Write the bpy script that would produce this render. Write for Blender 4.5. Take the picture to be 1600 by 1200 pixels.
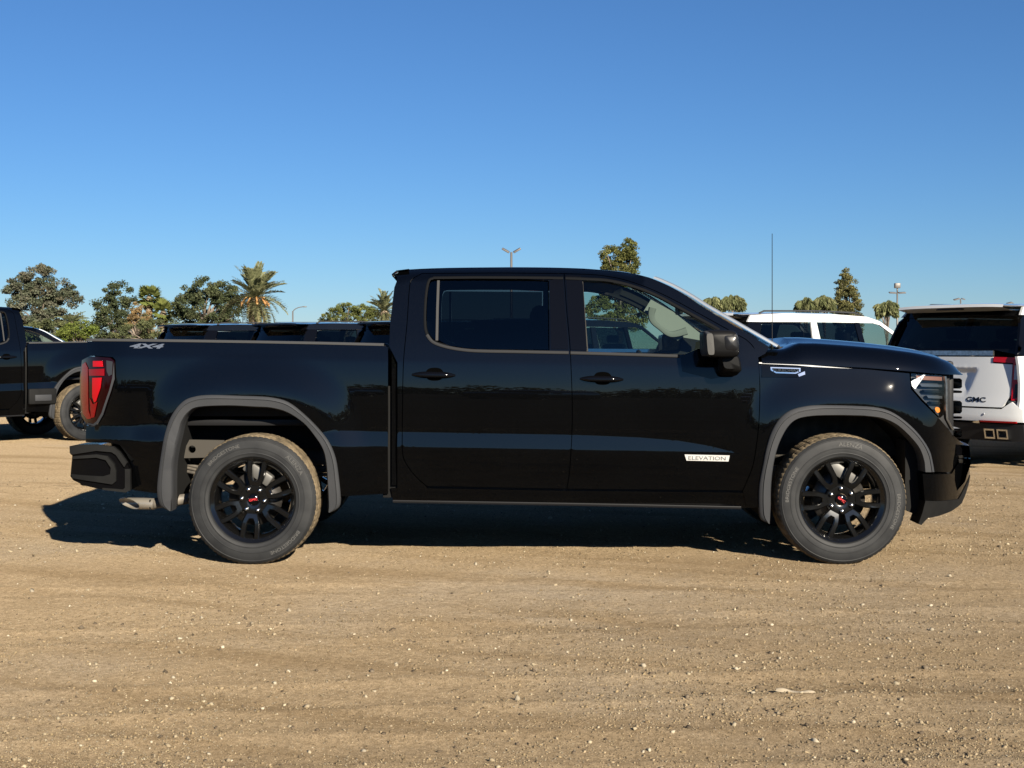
import bpy, bmesh, math, random
import numpy as np
from mathutils import Vector, Matrix, Euler
from mathutils.geometry import delaunay_2d_cdt, tessellate_polygon

scene = bpy.context.scene
for o in list(bpy.data.objects):
    bpy.data.objects.remove(o)
R = math.radians
rnd = random.Random(7)
rng = np.random.default_rng(7)

# ------------------------------------------------------------------ camera
F, CX, HY, CH, D = 1970.0, 800.0, 545.0, 1.38, 8.0      # focal length (px of 1600), horizon row, eye height, distance
cam = bpy.data.cameras.new('camera')
cam.sensor_width = 36.0
cam.lens = 36.0 * F / 1600.0
cam.shift_y = -(600.0 - HY) / 1600.0
cam.clip_start = 0.05
cam.clip_end = 3000.0
camo = bpy.data.objects.new('camera', cam)
scene.collection.objects.link(camo)
camo.location = (0, -D, CH)
camo.rotation_euler = (R(90), 0, 0)
scene.camera = camo

# ------------------------------------------------------------------ sky, sun, exposure
SUN = Vector((0.95, -2.0, 1.0)).normalized()             # towards the sun: behind the camera, to the right
world = bpy.data.worlds.new('World')
scene.world = world
world.use_nodes = True
wn, wl = world.node_tree.nodes, world.node_tree.links
wn.clear()
sky = wn.new('ShaderNodeTexSky')
sky.sky_type = 'NISHITA'
sky.sun_disc = False
sky.sun_elevation = math.asin(SUN.z)
sky.sun_rotation = math.atan2(SUN.x, SUN.y)
sky.altitude = 1300
sky.air_density = 1.2
sky.dust_density = 0.0
sky.ozone_density = 10.0
bg = wn.new('ShaderNodeBackground')
bg.inputs['Strength'].default_value = 0.05
wo = wn.new('ShaderNodeOutputWorld')
wl.new(sky.outputs[0], bg.inputs['Color'])
wl.new(bg.outputs[0], wo.inputs['Surface'])
sun = bpy.data.lights.new('sun', 'SUN')
sun.energy = 5.0
sun.angle = R(0.55)
sun.color = (1.0, 0.90, 0.74)
suno = bpy.data.objects.new('sun', sun)
scene.collection.objects.link(suno)
suno.rotation_euler = (-SUN).to_track_quat('-Z', 'Y').to_euler()
suno.location = SUN * 50
vs = scene.view_settings
vs.view_transform = 'Standard'
vs.look = 'None'
vs.exposure = 1.0
vs.gamma = 1.0
vs.use_curve_mapping = False
scene.cycles.use_denoising = True
scene.cycles.max_bounces = 8
scene.cycles.transparent_max_bounces = 16
scene.cycles.sample_clamp_indirect = 6.0
scene.cycles.caustics_reflective = False
scene.cycles.caustics_refractive = False

# ------------------------------------------------------------------ materials
def mat(name, col, rough=0.5, metal=0.0, spec=0.5, coat=0.0, coat_rough=0.03, emit=None):
    m = bpy.data.materials.new(name)
    m.use_nodes = True
    b = m.node_tree.nodes['Principled BSDF']
    b.inputs['Base Color'].default_value = (*col, 1)
    b.inputs['Roughness'].default_value = rough
    b.inputs['Metallic'].default_value = metal
    b.inputs['Specular IOR Level'].default_value = spec
    b.inputs['Coat Weight'].default_value = coat
    b.inputs['Coat Roughness'].default_value = coat_rough
    if emit:
        b.inputs['Emission Color'].default_value = (*emit[0], 1)
        b.inputs['Emission Strength'].default_value = emit[1]
    return m

def nodes(m):
    return m.node_tree.nodes, m.node_tree.links, m.node_tree.nodes['Principled BSDF']

def noisy(m, c1, c2, scale, detail=4.0, lo=0.35, hi=0.65, inp='Base Color', bump=0.0, bscale=None, coords='Object'):
    n, l, b = nodes(m)
    tc = n.new('ShaderNodeTexCoord')
    t = n.new('ShaderNodeTexNoise')
    t.inputs['Scale'].default_value = scale
    t.inputs['Detail'].default_value = detail
    l.new(tc.outputs[coords], t.inputs['Vector'])
    cr = n.new('ShaderNodeValToRGB')
    cr.color_ramp.elements[0].position = lo
    cr.color_ramp.elements[1].position = hi
    cr.color_ramp.elements[0].color = (*c1, 1)
    cr.color_ramp.elements[1].color = (*c2, 1)
    l.new(t.outputs['Fac'], cr.inputs['Fac'])
    l.new(cr.outputs['Color'], b.inputs[inp])
    if bump:
        t2 = n.new('ShaderNodeTexNoise')
        t2.inputs['Scale'].default_value = bscale or scale
        t2.inputs['Detail'].default_value = 3
        l.new(tc.outputs[coords], t2.inputs['Vector'])
        bp = n.new('ShaderNodeBump')
        bp.inputs['Strength'].default_value = bump
        bp.inputs['Distance'].default_value = 0.01
        l.new(t2.outputs['Fac'], bp.inputs['Height'])
        l.new(bp.outputs['Normal'], b.inputs['Normal'])
    return m

def glass_mat(name, tint, gloss_rough=0.0):
    m = bpy.data.materials.new(name)
    m.use_nodes = True
    n, l = m.node_tree.nodes, m.node_tree.links
    n.clear()
    out = n.new('ShaderNodeOutputMaterial')
    tr = n.new('ShaderNodeBsdfTransparent')
    tr.inputs['Color'].default_value = (*tint, 1)
    gl = n.new('ShaderNodeBsdfGlossy')
    gl.inputs['Roughness'].default_value = gloss_rough
    fr = n.new('ShaderNodeFresnel')
    geo = n.new('ShaderNodeNewGeometry')                  # a thin pane reflects alike from both sides
    mr = n.new('ShaderNodeMapRange')
    mr.inputs['To Min'].default_value = 1.5
    mr.inputs['To Max'].default_value = 1 / 1.5
    l.new(geo.outputs['Backfacing'], mr.inputs['Value'])
    l.new(mr.outputs[0], fr.inputs['IOR'])
    mx = n.new('ShaderNodeMixShader')
    l.new(fr.outputs[0], mx.inputs[0])
    l.new(tr.outputs[0], mx.inputs[1])
    l.new(gl.outputs[0], mx.inputs[2])
    l.new(mx.outputs[0], out.inputs['Surface'])
    return m

M = {}
# black clear-coated paint with a thin uneven film of tan dust
def paint(name, col, dust, dcol=(0.22, 0.225, 0.235)):
    m = mat(name, col, 0.45, 0.0, 0.010, 1.0, 0.015)
    nodes(m)[2].inputs['Coat IOR'].default_value = 1.5
    n, l, b = nodes(m)
    tc = n.new('ShaderNodeTexCoord')
    t = n.new('ShaderNodeTexNoise'); t.inputs['Scale'].default_value = 2.2; t.inputs['Detail'].default_value = 6
    t2 = n.new('ShaderNodeTexNoise'); t2.inputs['Scale'].default_value = 240; t2.inputs['Detail'].default_value = 2
    l.new(tc.outputs['Object'], t.inputs['Vector']); l.new(tc.outputs['Object'], t2.inputs['Vector'])
    mr = n.new('ShaderNodeMapRange'); mr.inputs['From Min'].default_value = 0.4; mr.inputs['From Max'].default_value = 0.75
    mr.inputs['To Min'].default_value = 0.35; mr.inputs['To Max'].default_value = 1.0
    l.new(t.outputs['Fac'], mr.inputs['Value'])
    mr2 = n.new('ShaderNodeMapRange'); mr2.inputs['From Min'].default_value = 0.45; mr2.inputs['From Max'].default_value = 0.8
    l.new(t2.outputs['Fac'], mr2.inputs['Value'])
    mu = n.new('ShaderNodeMath'); mu.operation = 'MULTIPLY'
    l.new(mr.outputs[0], mu.inputs[0]); l.new(mr2.outputs[0], mu.inputs[1])
    mu2 = n.new('ShaderNodeMath'); mu2.operation = 'MULTIPLY'; mu2.inputs[1].default_value = dust
    l.new(mu.outputs[0], mu2.inputs[0])
    df = n.new('ShaderNodeBsdfDiffuse'); df.inputs['Color'].default_value = (*dcol, 1)
    mx = n.new('ShaderNodeMixShader')
    out = [x for x in n if x.type == 'OUTPUT_MATERIAL'][0]
    l.new(mu2.outputs[0], mx.inputs[0]); l.new(b.outputs[0], mx.inputs[1]); l.new(df.outputs[0], mx.inputs[2])
    l.new(mx.outputs[0], out.inputs['Surface'])
    return m
M['black'] = paint('black_paint', (0.0006, 0.0007, 0.0009), 0.013)
M['white'] = paint('white_paint', (0.56, 0.57, 0.57), 0.05)
M['slate'] = paint('dark_blue_paint', (0.004, 0.005, 0.007), 0.05)
M['silver'] = paint('silver_paint', (0.45, 0.46, 0.48), 0.06)
M['trim'] = noisy(mat('grey_plastic', (0.05, 0.05, 0.05), 0.6, spec=0.25), (0.034, 0.036, 0.0395), (0.042, 0.043, 0.046), 3, bump=0.12, bscale=420)
M['dark'] = mat('black_plastic', (0.009, 0.009, 0.010), 0.5, spec=0.25)
M['gloss'] = mat('gloss_black', (0.0025, 0.0025, 0.003), 0.08, spec=0.3)
M['well'] = mat('wheel_well', (0.010, 0.010, 0.010), 0.85, spec=0.2)
M['under'] = noisy(mat('chassis', (0.03, 0.028, 0.025), 0.7), (0.025, 0.024, 0.022), (0.085, 0.075, 0.06), 9)
M['frame'] = noisy(mat('frame_steel', (0.1, 0.09, 0.08), 0.55), (0.07, 0.065, 0.058), (0.16, 0.14, 0.115), 14)
M['chrome'] = mat('chrome', (0.82, 0.82, 0.82), 0.12, 1.0)
M['satin'] = noisy(mat('satin_steel', (0.5, 0.48, 0.44), 0.35, 1.0), (0.36, 0.34, 0.30), (0.58, 0.55, 0.50), 25)
M['belt'] = mat('belt_molding', (0.024, 0.0245, 0.026), 0.6, 0.0, 0.12)
M['bluechrome'] = mat('decal_silver', (0.075, 0.092, 0.125), 0.5, spec=0.2)
M['letter'] = mat('letter_grey', (0.16, 0.16, 0.155), 0.5)
M['red'] = mat('red_letter', (0.55, 0.03, 0.035), 0.4)
M['glass_clear'] = glass_mat('clear_glass', (0.62, 0.72, 0.68))
M['glass_tint'] = glass_mat('tinted_glass', (0.085, 0.10, 0.105))
M['glass_shield'] = glass_mat('windscreen_glass', (0.66, 0.76, 0.72))
M['glass_privacy'] = glass_mat('privacy_glass', (0.035, 0.045, 0.05))
M['lens'] = glass_mat('lamp_lens', (0.88, 0.90, 0.92))
M['redlens'] = mat('red_lens', (0.20, 0.0008, 0.003), 0.15, spec=0.4)
M['redbright'] = mat('red_lens_bright', (0.45, 0.003, 0.008), 0.2, spec=0.3)
M['redmid'] = mat('red_lens_mid', (0.34, 0.002, 0.006), 0.15, spec=0.4)
M['redsmoke'] = mat('red_lens_smoked', (0.010, 0.0005, 0.0008), 0.08, spec=0.35)
M['amber'] = mat('amber_reflector', (0.75, 0.22, 0.02), 0.25, coat=0.5)
M['headliner'] = mat('headliner', (0.045, 0.047, 0.047), 0.95, spec=0.1)
M['interior'] = mat('interior_black', (0.018, 0.018, 0.019), 0.7, spec=0.2)
M['seat'] = mat('seat_fabric', (0.035, 0.035, 0.036), 0.8, spec=0.2)
M['pillar_trim'] = mat('pillar_trim', (0.27, 0.27, 0.25), 0.8, spec=0.2)
M['pillar_shade'] = mat('grab_handle', (0.19, 0.19, 0.175), 0.7, spec=0.2)
M['tyre'] = noisy(mat('tyre_rubber', (0.03, 0.03, 0.03), 0.6, spec=0.3), (0.012, 0.0126, 0.0136), (0.024, 0.0248, 0.0256), 7, bump=0.05, bscale=160)
M['tread'] = noisy(mat('dusty_tread', (0.25, 0.19, 0.12), 0.9, spec=0.1), (0.055, 0.046, 0.034), (0.20, 0.155, 0.098), 16, lo=0.3, hi=0.62, bump=0.3, bscale=60)
M['emboss'] = mat('tyre_lettering', (0.085, 0.083, 0.078), 0.55)
M['rim'] = mat('black_wheel', (0.004, 0.004, 0.004), 0.2, spec=0.5, coat=0.5)
M['nut'] = mat('lug_nut', (0.75, 0.75, 0.74), 0.18, 1.0)
M['disc'] = noisy(mat('brake_disc', (0.3, 0.28, 0.26), 0.35, 0.8), (0.06, 0.052, 0.045), (0.17, 0.16, 0.15), 12)
M['liner'] = mat('wheel_steel_grey', (0.085, 0.083, 0.08), 0.6)

# ------------------------------------------------------------------ object helpers
COL = scene.collection
def link(name, me, mats=None, parent=None):
    o = bpy.data.objects.new(name, me)
    COL.objects.link(o)
    if parent is not None:
        o.parent = parent
    if mats is not None and me is not None:
        for m in (mats if isinstance(mats, (list, tuple)) else [mats]):
            me.materials.append(m)
    return o

def empty(name, loc=(0, 0, 0), rz=0.0, scale=1.0):
    o = bpy.data.objects.new(name, None)
    COL.objects.link(o)
    o.location = loc
    o.rotation_euler = (0, 0, rz)
    o.scale = (scale,) * 3
    o.empty_display_size = 0.2
    return o

def tag(o, label, cat, group=None, kind=None):
    o['label'] = label
    o['category'] = cat
    if group:
        o['group'] = group
    if kind:
        o['kind'] = kind
    return o

def raw(verts, faces, smooth=True, midx=None):
    me = bpy.data.meshes.new('mesh')
    me.from_pydata([tuple(v) for v in verts], [], faces)
    if smooth:
        me.polygons.foreach_set('use_smooth', [True] * len(me.polygons))
    if midx is not None:
        me.polygons.foreach_set('material_index', midx)
    me.update()
    return me

def bm_mesh(bm, smooth=False, angle=None):
    me = bpy.data.meshes.new('mesh')
    bmesh.ops.recalc_face_normals(bm, faces=bm.faces)
    bm.to_mesh(me)
    bm.free()
    if smooth:
        me.polygons.foreach_set('use_smooth', [True] * len(me.polygons))
        if angle:
            me.set_sharp_from_angle(angle=R(angle))
    return me

def rbox(name, c, h, bev, m, parent, rot=None, seg=2, taper=None):
    """rounded box: centre, half sizes, bevel radius; taper=(axis, factor at + end)"""
    bm = bmesh.new()
    bmesh.ops.create_cube(bm, size=2.0)
    for v in bm.verts:
        p = Vector((v.co.x * h[0], v.co.y * h[1], v.co.z * h[2]))
        if taper and v.co[taper[0]] > 0:
            for k in range(3):
                if k != taper[0]:
                    p[k] *= taper[1]
        v.co = p
    if bev > 0:
        bmesh.ops.bevel(bm, geom=list(bm.edges), offset=bev, segments=seg, affect='EDGES', profile=0.5)
    mt = Matrix.Translation(c)
    if rot is not None:
        mt = mt @ Euler(rot).to_matrix().to_4x4()
    bmesh.ops.transform(bm, matrix=mt, verts=bm.verts)
    return link(name, bm_mesh(bm, True, 40), m, parent)

def tube_geo(pts, rad, seg=8, cap=True):
    pts = [Vector(p) for p in pts]
    rads = rad if isinstance(rad, (list, tuple)) else [rad] * len(pts)
    vs_, fs = [], []
    prev = None
    for i, p in enumerate(pts):
        t = (pts[min(i + 1, len(pts) - 1)] - pts[max(i - 1, 0)])
        t.normalize()
        if prev is None:
            a = Vector((0, 0, 1)) if abs(t.z) < 0.9 else Vector((1, 0, 0))
            u = t.cross(a).normalized()
        else:
            u = (prev - t * prev.dot(t)).normalized()
        prev = u
        w = t.cross(u)
        for k in range(seg):
            an = 2 * math.pi * k / seg
            vs_.append(p + (u * math.cos(an) + w * math.sin(an)) * rads[i])
    for i in range(len(pts) - 1):
        for k in range(seg):
            a, b = i * seg + k, i * seg + (k + 1) % seg
            fs.append((a, b, b + seg, a + seg))
    if cap:
        fs.append(tuple(range(seg - 1, -1, -1)))
        fs.append(tuple((len(pts) - 1) * seg + k for k in range(seg)))
    return vs_, fs

def tube(name, pts, rad, m, parent, seg=8):
    v, f = tube_geo(pts, rad, seg)
    return link(name, raw(v, f), m, parent)

def lathe_geo(prof, seg=64, axis='y', mod=None):
    """prof: list of (axial, radius); revolve about the axis"""
    vs_, fs = [], []
    n = len(prof)
    for k in range(seg):
        an = 2 * math.pi * k / seg
        c, s = math.cos(an), math.sin(an)
        for i, (a, r) in enumerate(prof):
            if mod:
                r = r + mod(k, i)
            vs_.append((r * c, a, r * s) if axis == 'y' else (r * c, r * s, a))
    for k in range(seg):
        k2 = (k + 1) % seg
        for i in range(n - 1):
            fs.append((k * n + i, k * n + i + 1, k2 * n + i + 1, k2 * n + i) if axis == 'y'
                      else (k * n + i, k2 * n + i, k2 * n + i + 1, k * n + i + 1))
    return vs_, fs

def loft(name, rows, m, parent, smooth=True, close=False, flip=False):
    n = len(rows[0])
    vs_ = [p for r in rows for p in r]
    fs = []
    for i in range(len(rows) - 1):
        for j in range(n - 1 if not close else n):
            a, b = i * n + j, i * n + (j + 1) % n
            q = (a, b, b + n, a + n)
            fs.append(q[::-1] if flip else q)
    me = raw(vs_, fs, smooth)
    if smooth:
        me.set_sharp_from_angle(angle=R(50))
    return link(name, me, m, parent)

def crv(pts, k=5, closed=False):
    """Catmull-Rom through the points"""
    out = []
    n = len(pts)
    for i in range(n if closed else n - 1):
        if closed:
            p0, p1, p2, p3 = pts[(i - 1) % n], pts[i], pts[(i + 1) % n], pts[(i + 2) % n]
        else:
            p0, p1, p2, p3 = pts[max(i - 1, 0)], pts[i], pts[i + 1], pts[min(i + 2, n - 1)]
        for j in range(k):
            t = j / k
            out.append(tuple(0.5 * ((2 * b) + (-a + c) * t + (2 * a - 5 * b + 4 * c - d) * t * t + (-a + 3 * b - 3 * c + d) * t ** 3)
                             for a, b, c, d in zip(p0, p1, p2, p3)))
    if not closed:
        out.append(tuple(pts[-1]))
    return out

def area2(p):
    return sum(p[i][0] * p[(i + 1) % len(p)][1] - p[(i + 1) % len(p)][0] * p[i][1] for i in range(len(p))) / 2

def inside(poly, pts):
    """vectorised even-odd test"""
    pts = np.asarray(pts, float)
    res = np.zeros(len(pts), bool)
    x, y = pts[:, 0], pts[:, 1]
    n = len(poly)
    for i in range(n):
        x1, y1 = poly[i]
        x2, y2 = poly[(i + 1) % n]
        if y1 == y2:
            continue
        c = ((y1 > y) != (y2 > y)) & (x < (x2 - x1) * (y - y1) / (y2 - y1) + x1)
        res ^= c
    return res

def edge_dist(poly, pts):
    pts = np.asarray(pts, float)
    d = np.full(len(pts), 1e9)
    n = len(poly)
    for i in range(n):
        a = np.array(poly[i]); b = np.array(poly[(i + 1) % n])
        ab = b - a
        L = ab @ ab
        if L < 1e-12:
            continue
        t = np.clip(((pts - a) @ ab) / L, 0, 1)
        d = np.minimum(d, np.hypot(*(pts - a - t[:, None] * ab).T))
    return d

def densify(poly, step):
    out = []
    n = len(poly)
    for i in range(n):
        a, b = poly[i], poly[(i + 1) % n]
        L = math.hypot(b[0] - a[0], b[1] - a[1])
        k = max(1, int(math.ceil(L / step)))
        for j in range(k):
            out.append((a[0] + (b[0] - a[0]) * j / k, a[1] + (b[1] - a[1]) * j / k))
    return out

def clean(poly, tol=0.0015):
    out = []
    for p in poly:
        if not out or math.hypot(p[0] - out[-1][0], p[1] - out[-1][1]) > tol:
            out.append(tuple(p))
    if math.hypot(out[0][0] - out[-1][0], out[0][1] - out[-1][1]) < tol:
        out.pop()
    return out

def inset_poly(poly, d):
    if d == 0:
        return poly
    n = len(poly)
    out = []
    for i in range(n):
        p0, p1, p2 = (Vector(poly[(i + k) % n]) for k in (-1, 0, 1))
        e1, e2 = (p1 - p0).normalized(), (p2 - p1).normalized()
        n1, n2 = Vector((-e1.y, e1.x)), Vector((-e2.y, e2.x))
        nn = n1 + n2
        if nn.length < 0.2:
            nn = n1
        nn.normalize()
        k = d / max(0.45, nn.dot(n1))
        out.append((p1.x + nn.x * k, p1.y + nn.y * k))
    return out

def panel_mesh(outl, mp, step=0.04, thick=0.03, tdir=(0, 1, 0), holes=(), inset=0.0025, feats=()):
    """sheet-metal panel: outline (a,b) in the panel's own plane, mp(a,b) -> point; hems folded back along tdir"""
    outl = clean(outl)
    if area2(outl) < 0:
        outl = outl[::-1]
    outl = densify(clean(inset_poly(outl, inset)), step)
    hs = []
    for h in holes:
        h = clean(h)
        if area2(h) > 0:
            h = h[::-1]
        hs.append(densify(clean(inset_poly(h, inset)), step))
    xs = [p[0] for p in outl]; ys = [p[1] for p in outl]
    gx = np.arange(min(xs), max(xs), step); gy = np.arange(min(ys), max(ys), step)
    G = np.array([(a + (step / 2 if (j & 1) else 0), b) for j, b in enumerate(gy) for a in gx]) if len(gx) and len(gy) else np.zeros((0, 2))
    if len(G):
        k = inside(outl, G) & (edge_dist(outl, G) > 0.45 * step)
        for h in hs:
            k &= ~inside(h, G) & (edge_dist(h, G) > 0.45 * step)
        G = G[k]
    for ft in feats:                                       # extra points along styling lines
        ft = np.array(ft)
        k = inside(outl, ft) & (edge_dist(outl, ft) > 0.004)
        for h in hs:
            k &= ~inside(h, ft) & (edge_dist(h, ft) > 0.004)
        if len(G):
            near = np.array([np.min(np.hypot(*(ft - g).T)) < 0.006 for g in G], bool)
            G = G[~near]
        G = np.vstack([G, ft[k]]) if len(G) else ft[k]
    pts, edges = [], []
    for loop in [outl] + hs:
        b0 = len(pts)
        pts += loop
        edges += [(b0 + i, b0 + (i + 1) % len(loop)) for i in range(len(loop))]
    pts += [tuple(g) for g in G]
    v2, e2, f2, _, _, _ = delaunay_2d_cdt([Vector(p) for p in pts], edges, [], 0, 1e-6)
    cen = np.array([[(v2[f[0]][k] + v2[f[1]][k] + v2[f[2]][k]) / 3 for k in (0, 1)] for f in f2])
    ok = inside(outl, cen)
    for h in hs:
        ok &= ~inside(h, cen)
    tris = []
    for f, o_ in zip(f2, ok):
        if not o_:
            continue
        a, b, c = (v2[i] for i in f)
        s = (b.x - a.x) * (c.y - a.y) - (c.x - a.x) * (b.y - a.y)
        if abs(s) < 1e-10:
            continue
        tris.append(tuple(f) if s > 0 else (f[0], f[2], f[1]))
    P = [Vector(mp(v.x, v.y)) for v in v2]
    e = 0.004
    N = []
    for v in v2:
        da = Vector(mp(v.x + e, v.y)) - Vector(mp(v.x - e, v.y))
        db = Vector(mp(v.x, v.y + e)) - Vector(mp(v.x, v.y - e))
        N.append(da.cross(db).normalized())
    faces = list(tris)
    ln = [N[i] for f in tris for i in f]
    if thick:
        cnt = {}
        for f in tris:
            for i in range(3):
                cnt[(f[i], f[(i + 1) % 3])] = 1
        bnd = [ed for ed in cnt if (ed[1], ed[0]) not in cnt]
        td = Vector(tdir) * thick
        dup = {}
        for a, b in bnd:
            for i in (a, b):
                if i not in dup:
                    dup[i] = len(P)
                    P.append(P[i] + td)
        for a, b in bnd:
            q = (b, a, dup[a], dup[b])
            faces.append(q)
            fn = (P[a] - P[b]).cross(P[dup[b]] - P[b]).normalized()
            fn = -fn if False else fn
            nn = (P[q[1]] - P[q[0]]).cross(P[q[2]] - P[q[1]])
            nn = nn.normalized() if nn.length > 1e-12 else Vector((0, 0, 1))
            ln += [nn] * 4
    me = raw(P, faces, True)
    me.normals_split_custom_set([tuple(x) for x in ln])
    return me

def text_mesh(body, size, extrude=0.0, shear=0.0, sx=1.0, bold=0.0):
    cu = bpy.data.curves.new('txt', 'FONT')
    cu.body = body
    cu.size = size
    cu.extrude = extrude
    cu.shear = shear
    cu.offset = bold
    cu.align_x = 'CENTER'
    cu.align_y = 'CENTER'
    cu.resolution_u = 3
    o = bpy.data.objects.new('txt', cu)
    COL.objects.link(o)
    dg = bpy.context.evaluated_depsgraph_get()
    me = bpy.data.meshes.new_from_object(o.evaluated_get(dg))
    bpy.data.objects.remove(o)
    bpy.data.curves.remove(cu)
    if sx != 1.0:
        for v in me.vertices:
            v.co.x *= sx
    me.materials.clear()
    return me

def remap(me, fn):
    for v in me.vertices:
        v.co = fn(v.co)
    me.update()
    return me

def children_of(o):
    return [c for c in bpy.data.objects if c.parent == o]

_kids = {}
def copy_tree(o, parent=None, skip=(), swap=None):
    c = o.copy()
    COL.objects.link(c)
    c.parent = parent
    if swap and c.type == 'MESH':
        for i, s in enumerate(c.material_slots):
            if s.material in swap:
                s.link = 'OBJECT'
                s.material = swap[o.data.materials[i]]
    for ch in list(o.children):
        if ch.name.split('.')[0] in skip:
            continue
        copy_tree(ch, c, skip, swap)
    return c

def mirror(o, skip=('lettering', 'badge')):
    c = copy_tree(o, o.parent, skip)
    c.scale = (1, -1, 1)
    return c
# ================================================================== the black pickup truck
HW = 1.03                                                 # half width
# side profile: tilt of the door skin (degrees, up positive) against height
_tu = [0.30, 0.45, 0.60, 0.70, 0.745, 0.80, 0.90, 0.98, 1.03, 1.08, 1.13, 1.24, 1.275, 1.30, 1.38, 1.45, 1.80, 2.1]
_td = [-13., -10., -7.5, -6.0, -5.0, -4.5, -3.8, -2.6, -1.2, 0.8, 2.2, 4.6, 6.0, 11.5, 14.0, 16.5, 20.0, 24.0]
_us = np.arange(0.30, 2.1, 0.002)
_off = np.concatenate([[0], np.cumsum(np.tan(np.radians(np.interp(_us[:-1], _tu, _td))) * 0.002)])
_off = _off - np.min(_off) + 0.045
RAKE = 0.0172
def px_x(px, dep=0.05):
    return (px - CX) * (D + dep) / F
def px_z(py, dep=0.05):
    return CH - (py - HY) * (D + dep) / F
WRX, WFX = px_x(394, 0.04), px_x(1317, 0.04)              # wheel centres
_lx = [px_x(p) for p in (500, 900, 1000, 1060, 1110, 1147, 1160)]
_lt = [0.837, 0.837, 0.828, 0.812, 0.782, 0.745, 0.737]
def sstep(t):
    t = min(1.0, max(0.0, t))
    return t * t * (3 - 2 * t)
_rx = [px_x(p, 0.3) for p in (612, 640, 700, 800, 860, 900, 925, 975, 1007, 1025, 1050, 1075, 1100, 1125, 1150, 1175, 1200, 1230)]
_rz = [px_z(p, 0.3) for p in (424, 420, 417.5, 416.5, 417, 418, 419.5, 424, 430, 436, 447.5, 462, 479, 494, 509, 524, 539, 556)]
def roof_z(x):
    return float(np.interp(x, _rx, _rz))
def arch(x, z, cx, cz, a, b, n=2.6):
    dx, dz = abs(x - cx) / a, max(0.0, z - cz) / b
    return (dx ** n + dz ** n) ** (1 / n)
def side_off(x, z):
    u = z + RAKE * x
    o = float(np.interp(u, _us, _off))
    # body-side ledge that catches the sky
    lt = float(np.interp(x, _lx, _lt))
    o += 0.185 * (min(max(u, 0.737), lt) - 0.737) - 0.0
    # flared wheel openings
    r = arch(x, z, px_x(389.5), 0.38, 0.575, 0.69)
    o -= 0.036 * (1 - sstep((r - 1.0) / 0.42))
    r = arch(x, z, px_x(1322), 0.38, 0.555, 0.635)
    o -= 0.036 * (1 - sstep((r - 1.0) / 0.42))
    # plan taper at nose and tail
    xf = px_x(1395)
    if x > xf:
        o += 0.60 * (x - xf) ** 2 + 1.35 * max(0.0, x - 2.68) ** 2
    xr = px_x(200)
    if x < xr:
        o += 0.9 * (xr - x) ** 2
    # cab shoulder rolls over into the roof
    if z > 1.42 and x < px_x(1200):
        d = roof_z(x) - z
        w = 0.085
        if d < w and x < px_x(1010):
            o += 0.075 * (1 - max(d, -0.02) / w) ** 2
    return o
def S(pts, extra=0.0, base=side_off):
    """photo pixels -> (x, z) on the truck's side"""
    out = []
    for px, py in pts:
        o = 0.06
        for _ in range(24):
            x = (px - CX) * (D + o + extra) / F
            z = CH - (py - HY) * (D + o + extra) / F
            o = 0.5 * o + 0.5 * base(x, z)
        out.append((x, z))
    return out
def mp_side(extra=0.0):
    return lambda x, z: (x, -HW + side_off(x, z) + extra, z)

truck = empty('pickup_truck', (0, HW, 0))
tag(truck, 'glossy black crew cab pickup truck parked side-on in the foreground dirt', 'pickup truck')
T = truck

_fx = np.arange(-2.8, 3.1, 0.02)
FEATS = [[(x, u - RAKE * x) for x in _fx if px_x(530) < x < px_x(1165)] for u in (0.732, 0.7375, 0.745)]
FEATS += [[(x, float(np.interp(x, _lx, _lt)) + d - RAKE * x) for x in _fx if px_x(530) < x < px_x(1140)] for d in (-0.004, 0.004)]
FEATS += [[(x, u - RAKE * x) for x in _fx] for u in (1.272, 1.287, 1.302)]

def spanel(name, outl, m=None, extra=0.0, step=0.04, thick=0.03, holes=(), inset=0.0025, parent=None, both=True):
    me = panel_mesh(outl, mp_side(extra), step, thick, (0, 1, 0), holes, inset, FEATS if m is None else ())
    o = link(name, me, m or M['black'], parent or T)
    return o

def ribbon(name, line, w, proud, m, parent=None, extra=0.0, taper=False):
    """raised strip that follows a line on the side of the truck"""
    rows = []
    n = len(line)
    for i, (x, z) in enumerate(line):
        a = Vector(line[max(i - 1, 0)]); b = Vector(line[min(i + 1, n - 1)])
        t = (b - a).normalized()
        nn = Vector((-t.y, t.x))
        ww = w * (0.25 + 0.75 * min(1, 6 * min(i, n - 1 - i) / n)) if taper else w
        row = []
        for s, pr in ((-0.5, -0.01), (-0.5, proud * 0.7), (-0.3, proud), (0.3, proud), (0.5, proud * 0.7), (0.5, -0.01)):
            xx, zz = x + nn.x * s * ww, z + nn.y * s * ww
            row.append((xx, -HW + side_off(xx, zz) + extra - pr, zz))
        rows.append(row)
    o = loft(name, rows, m, parent or T)
    return o

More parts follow.
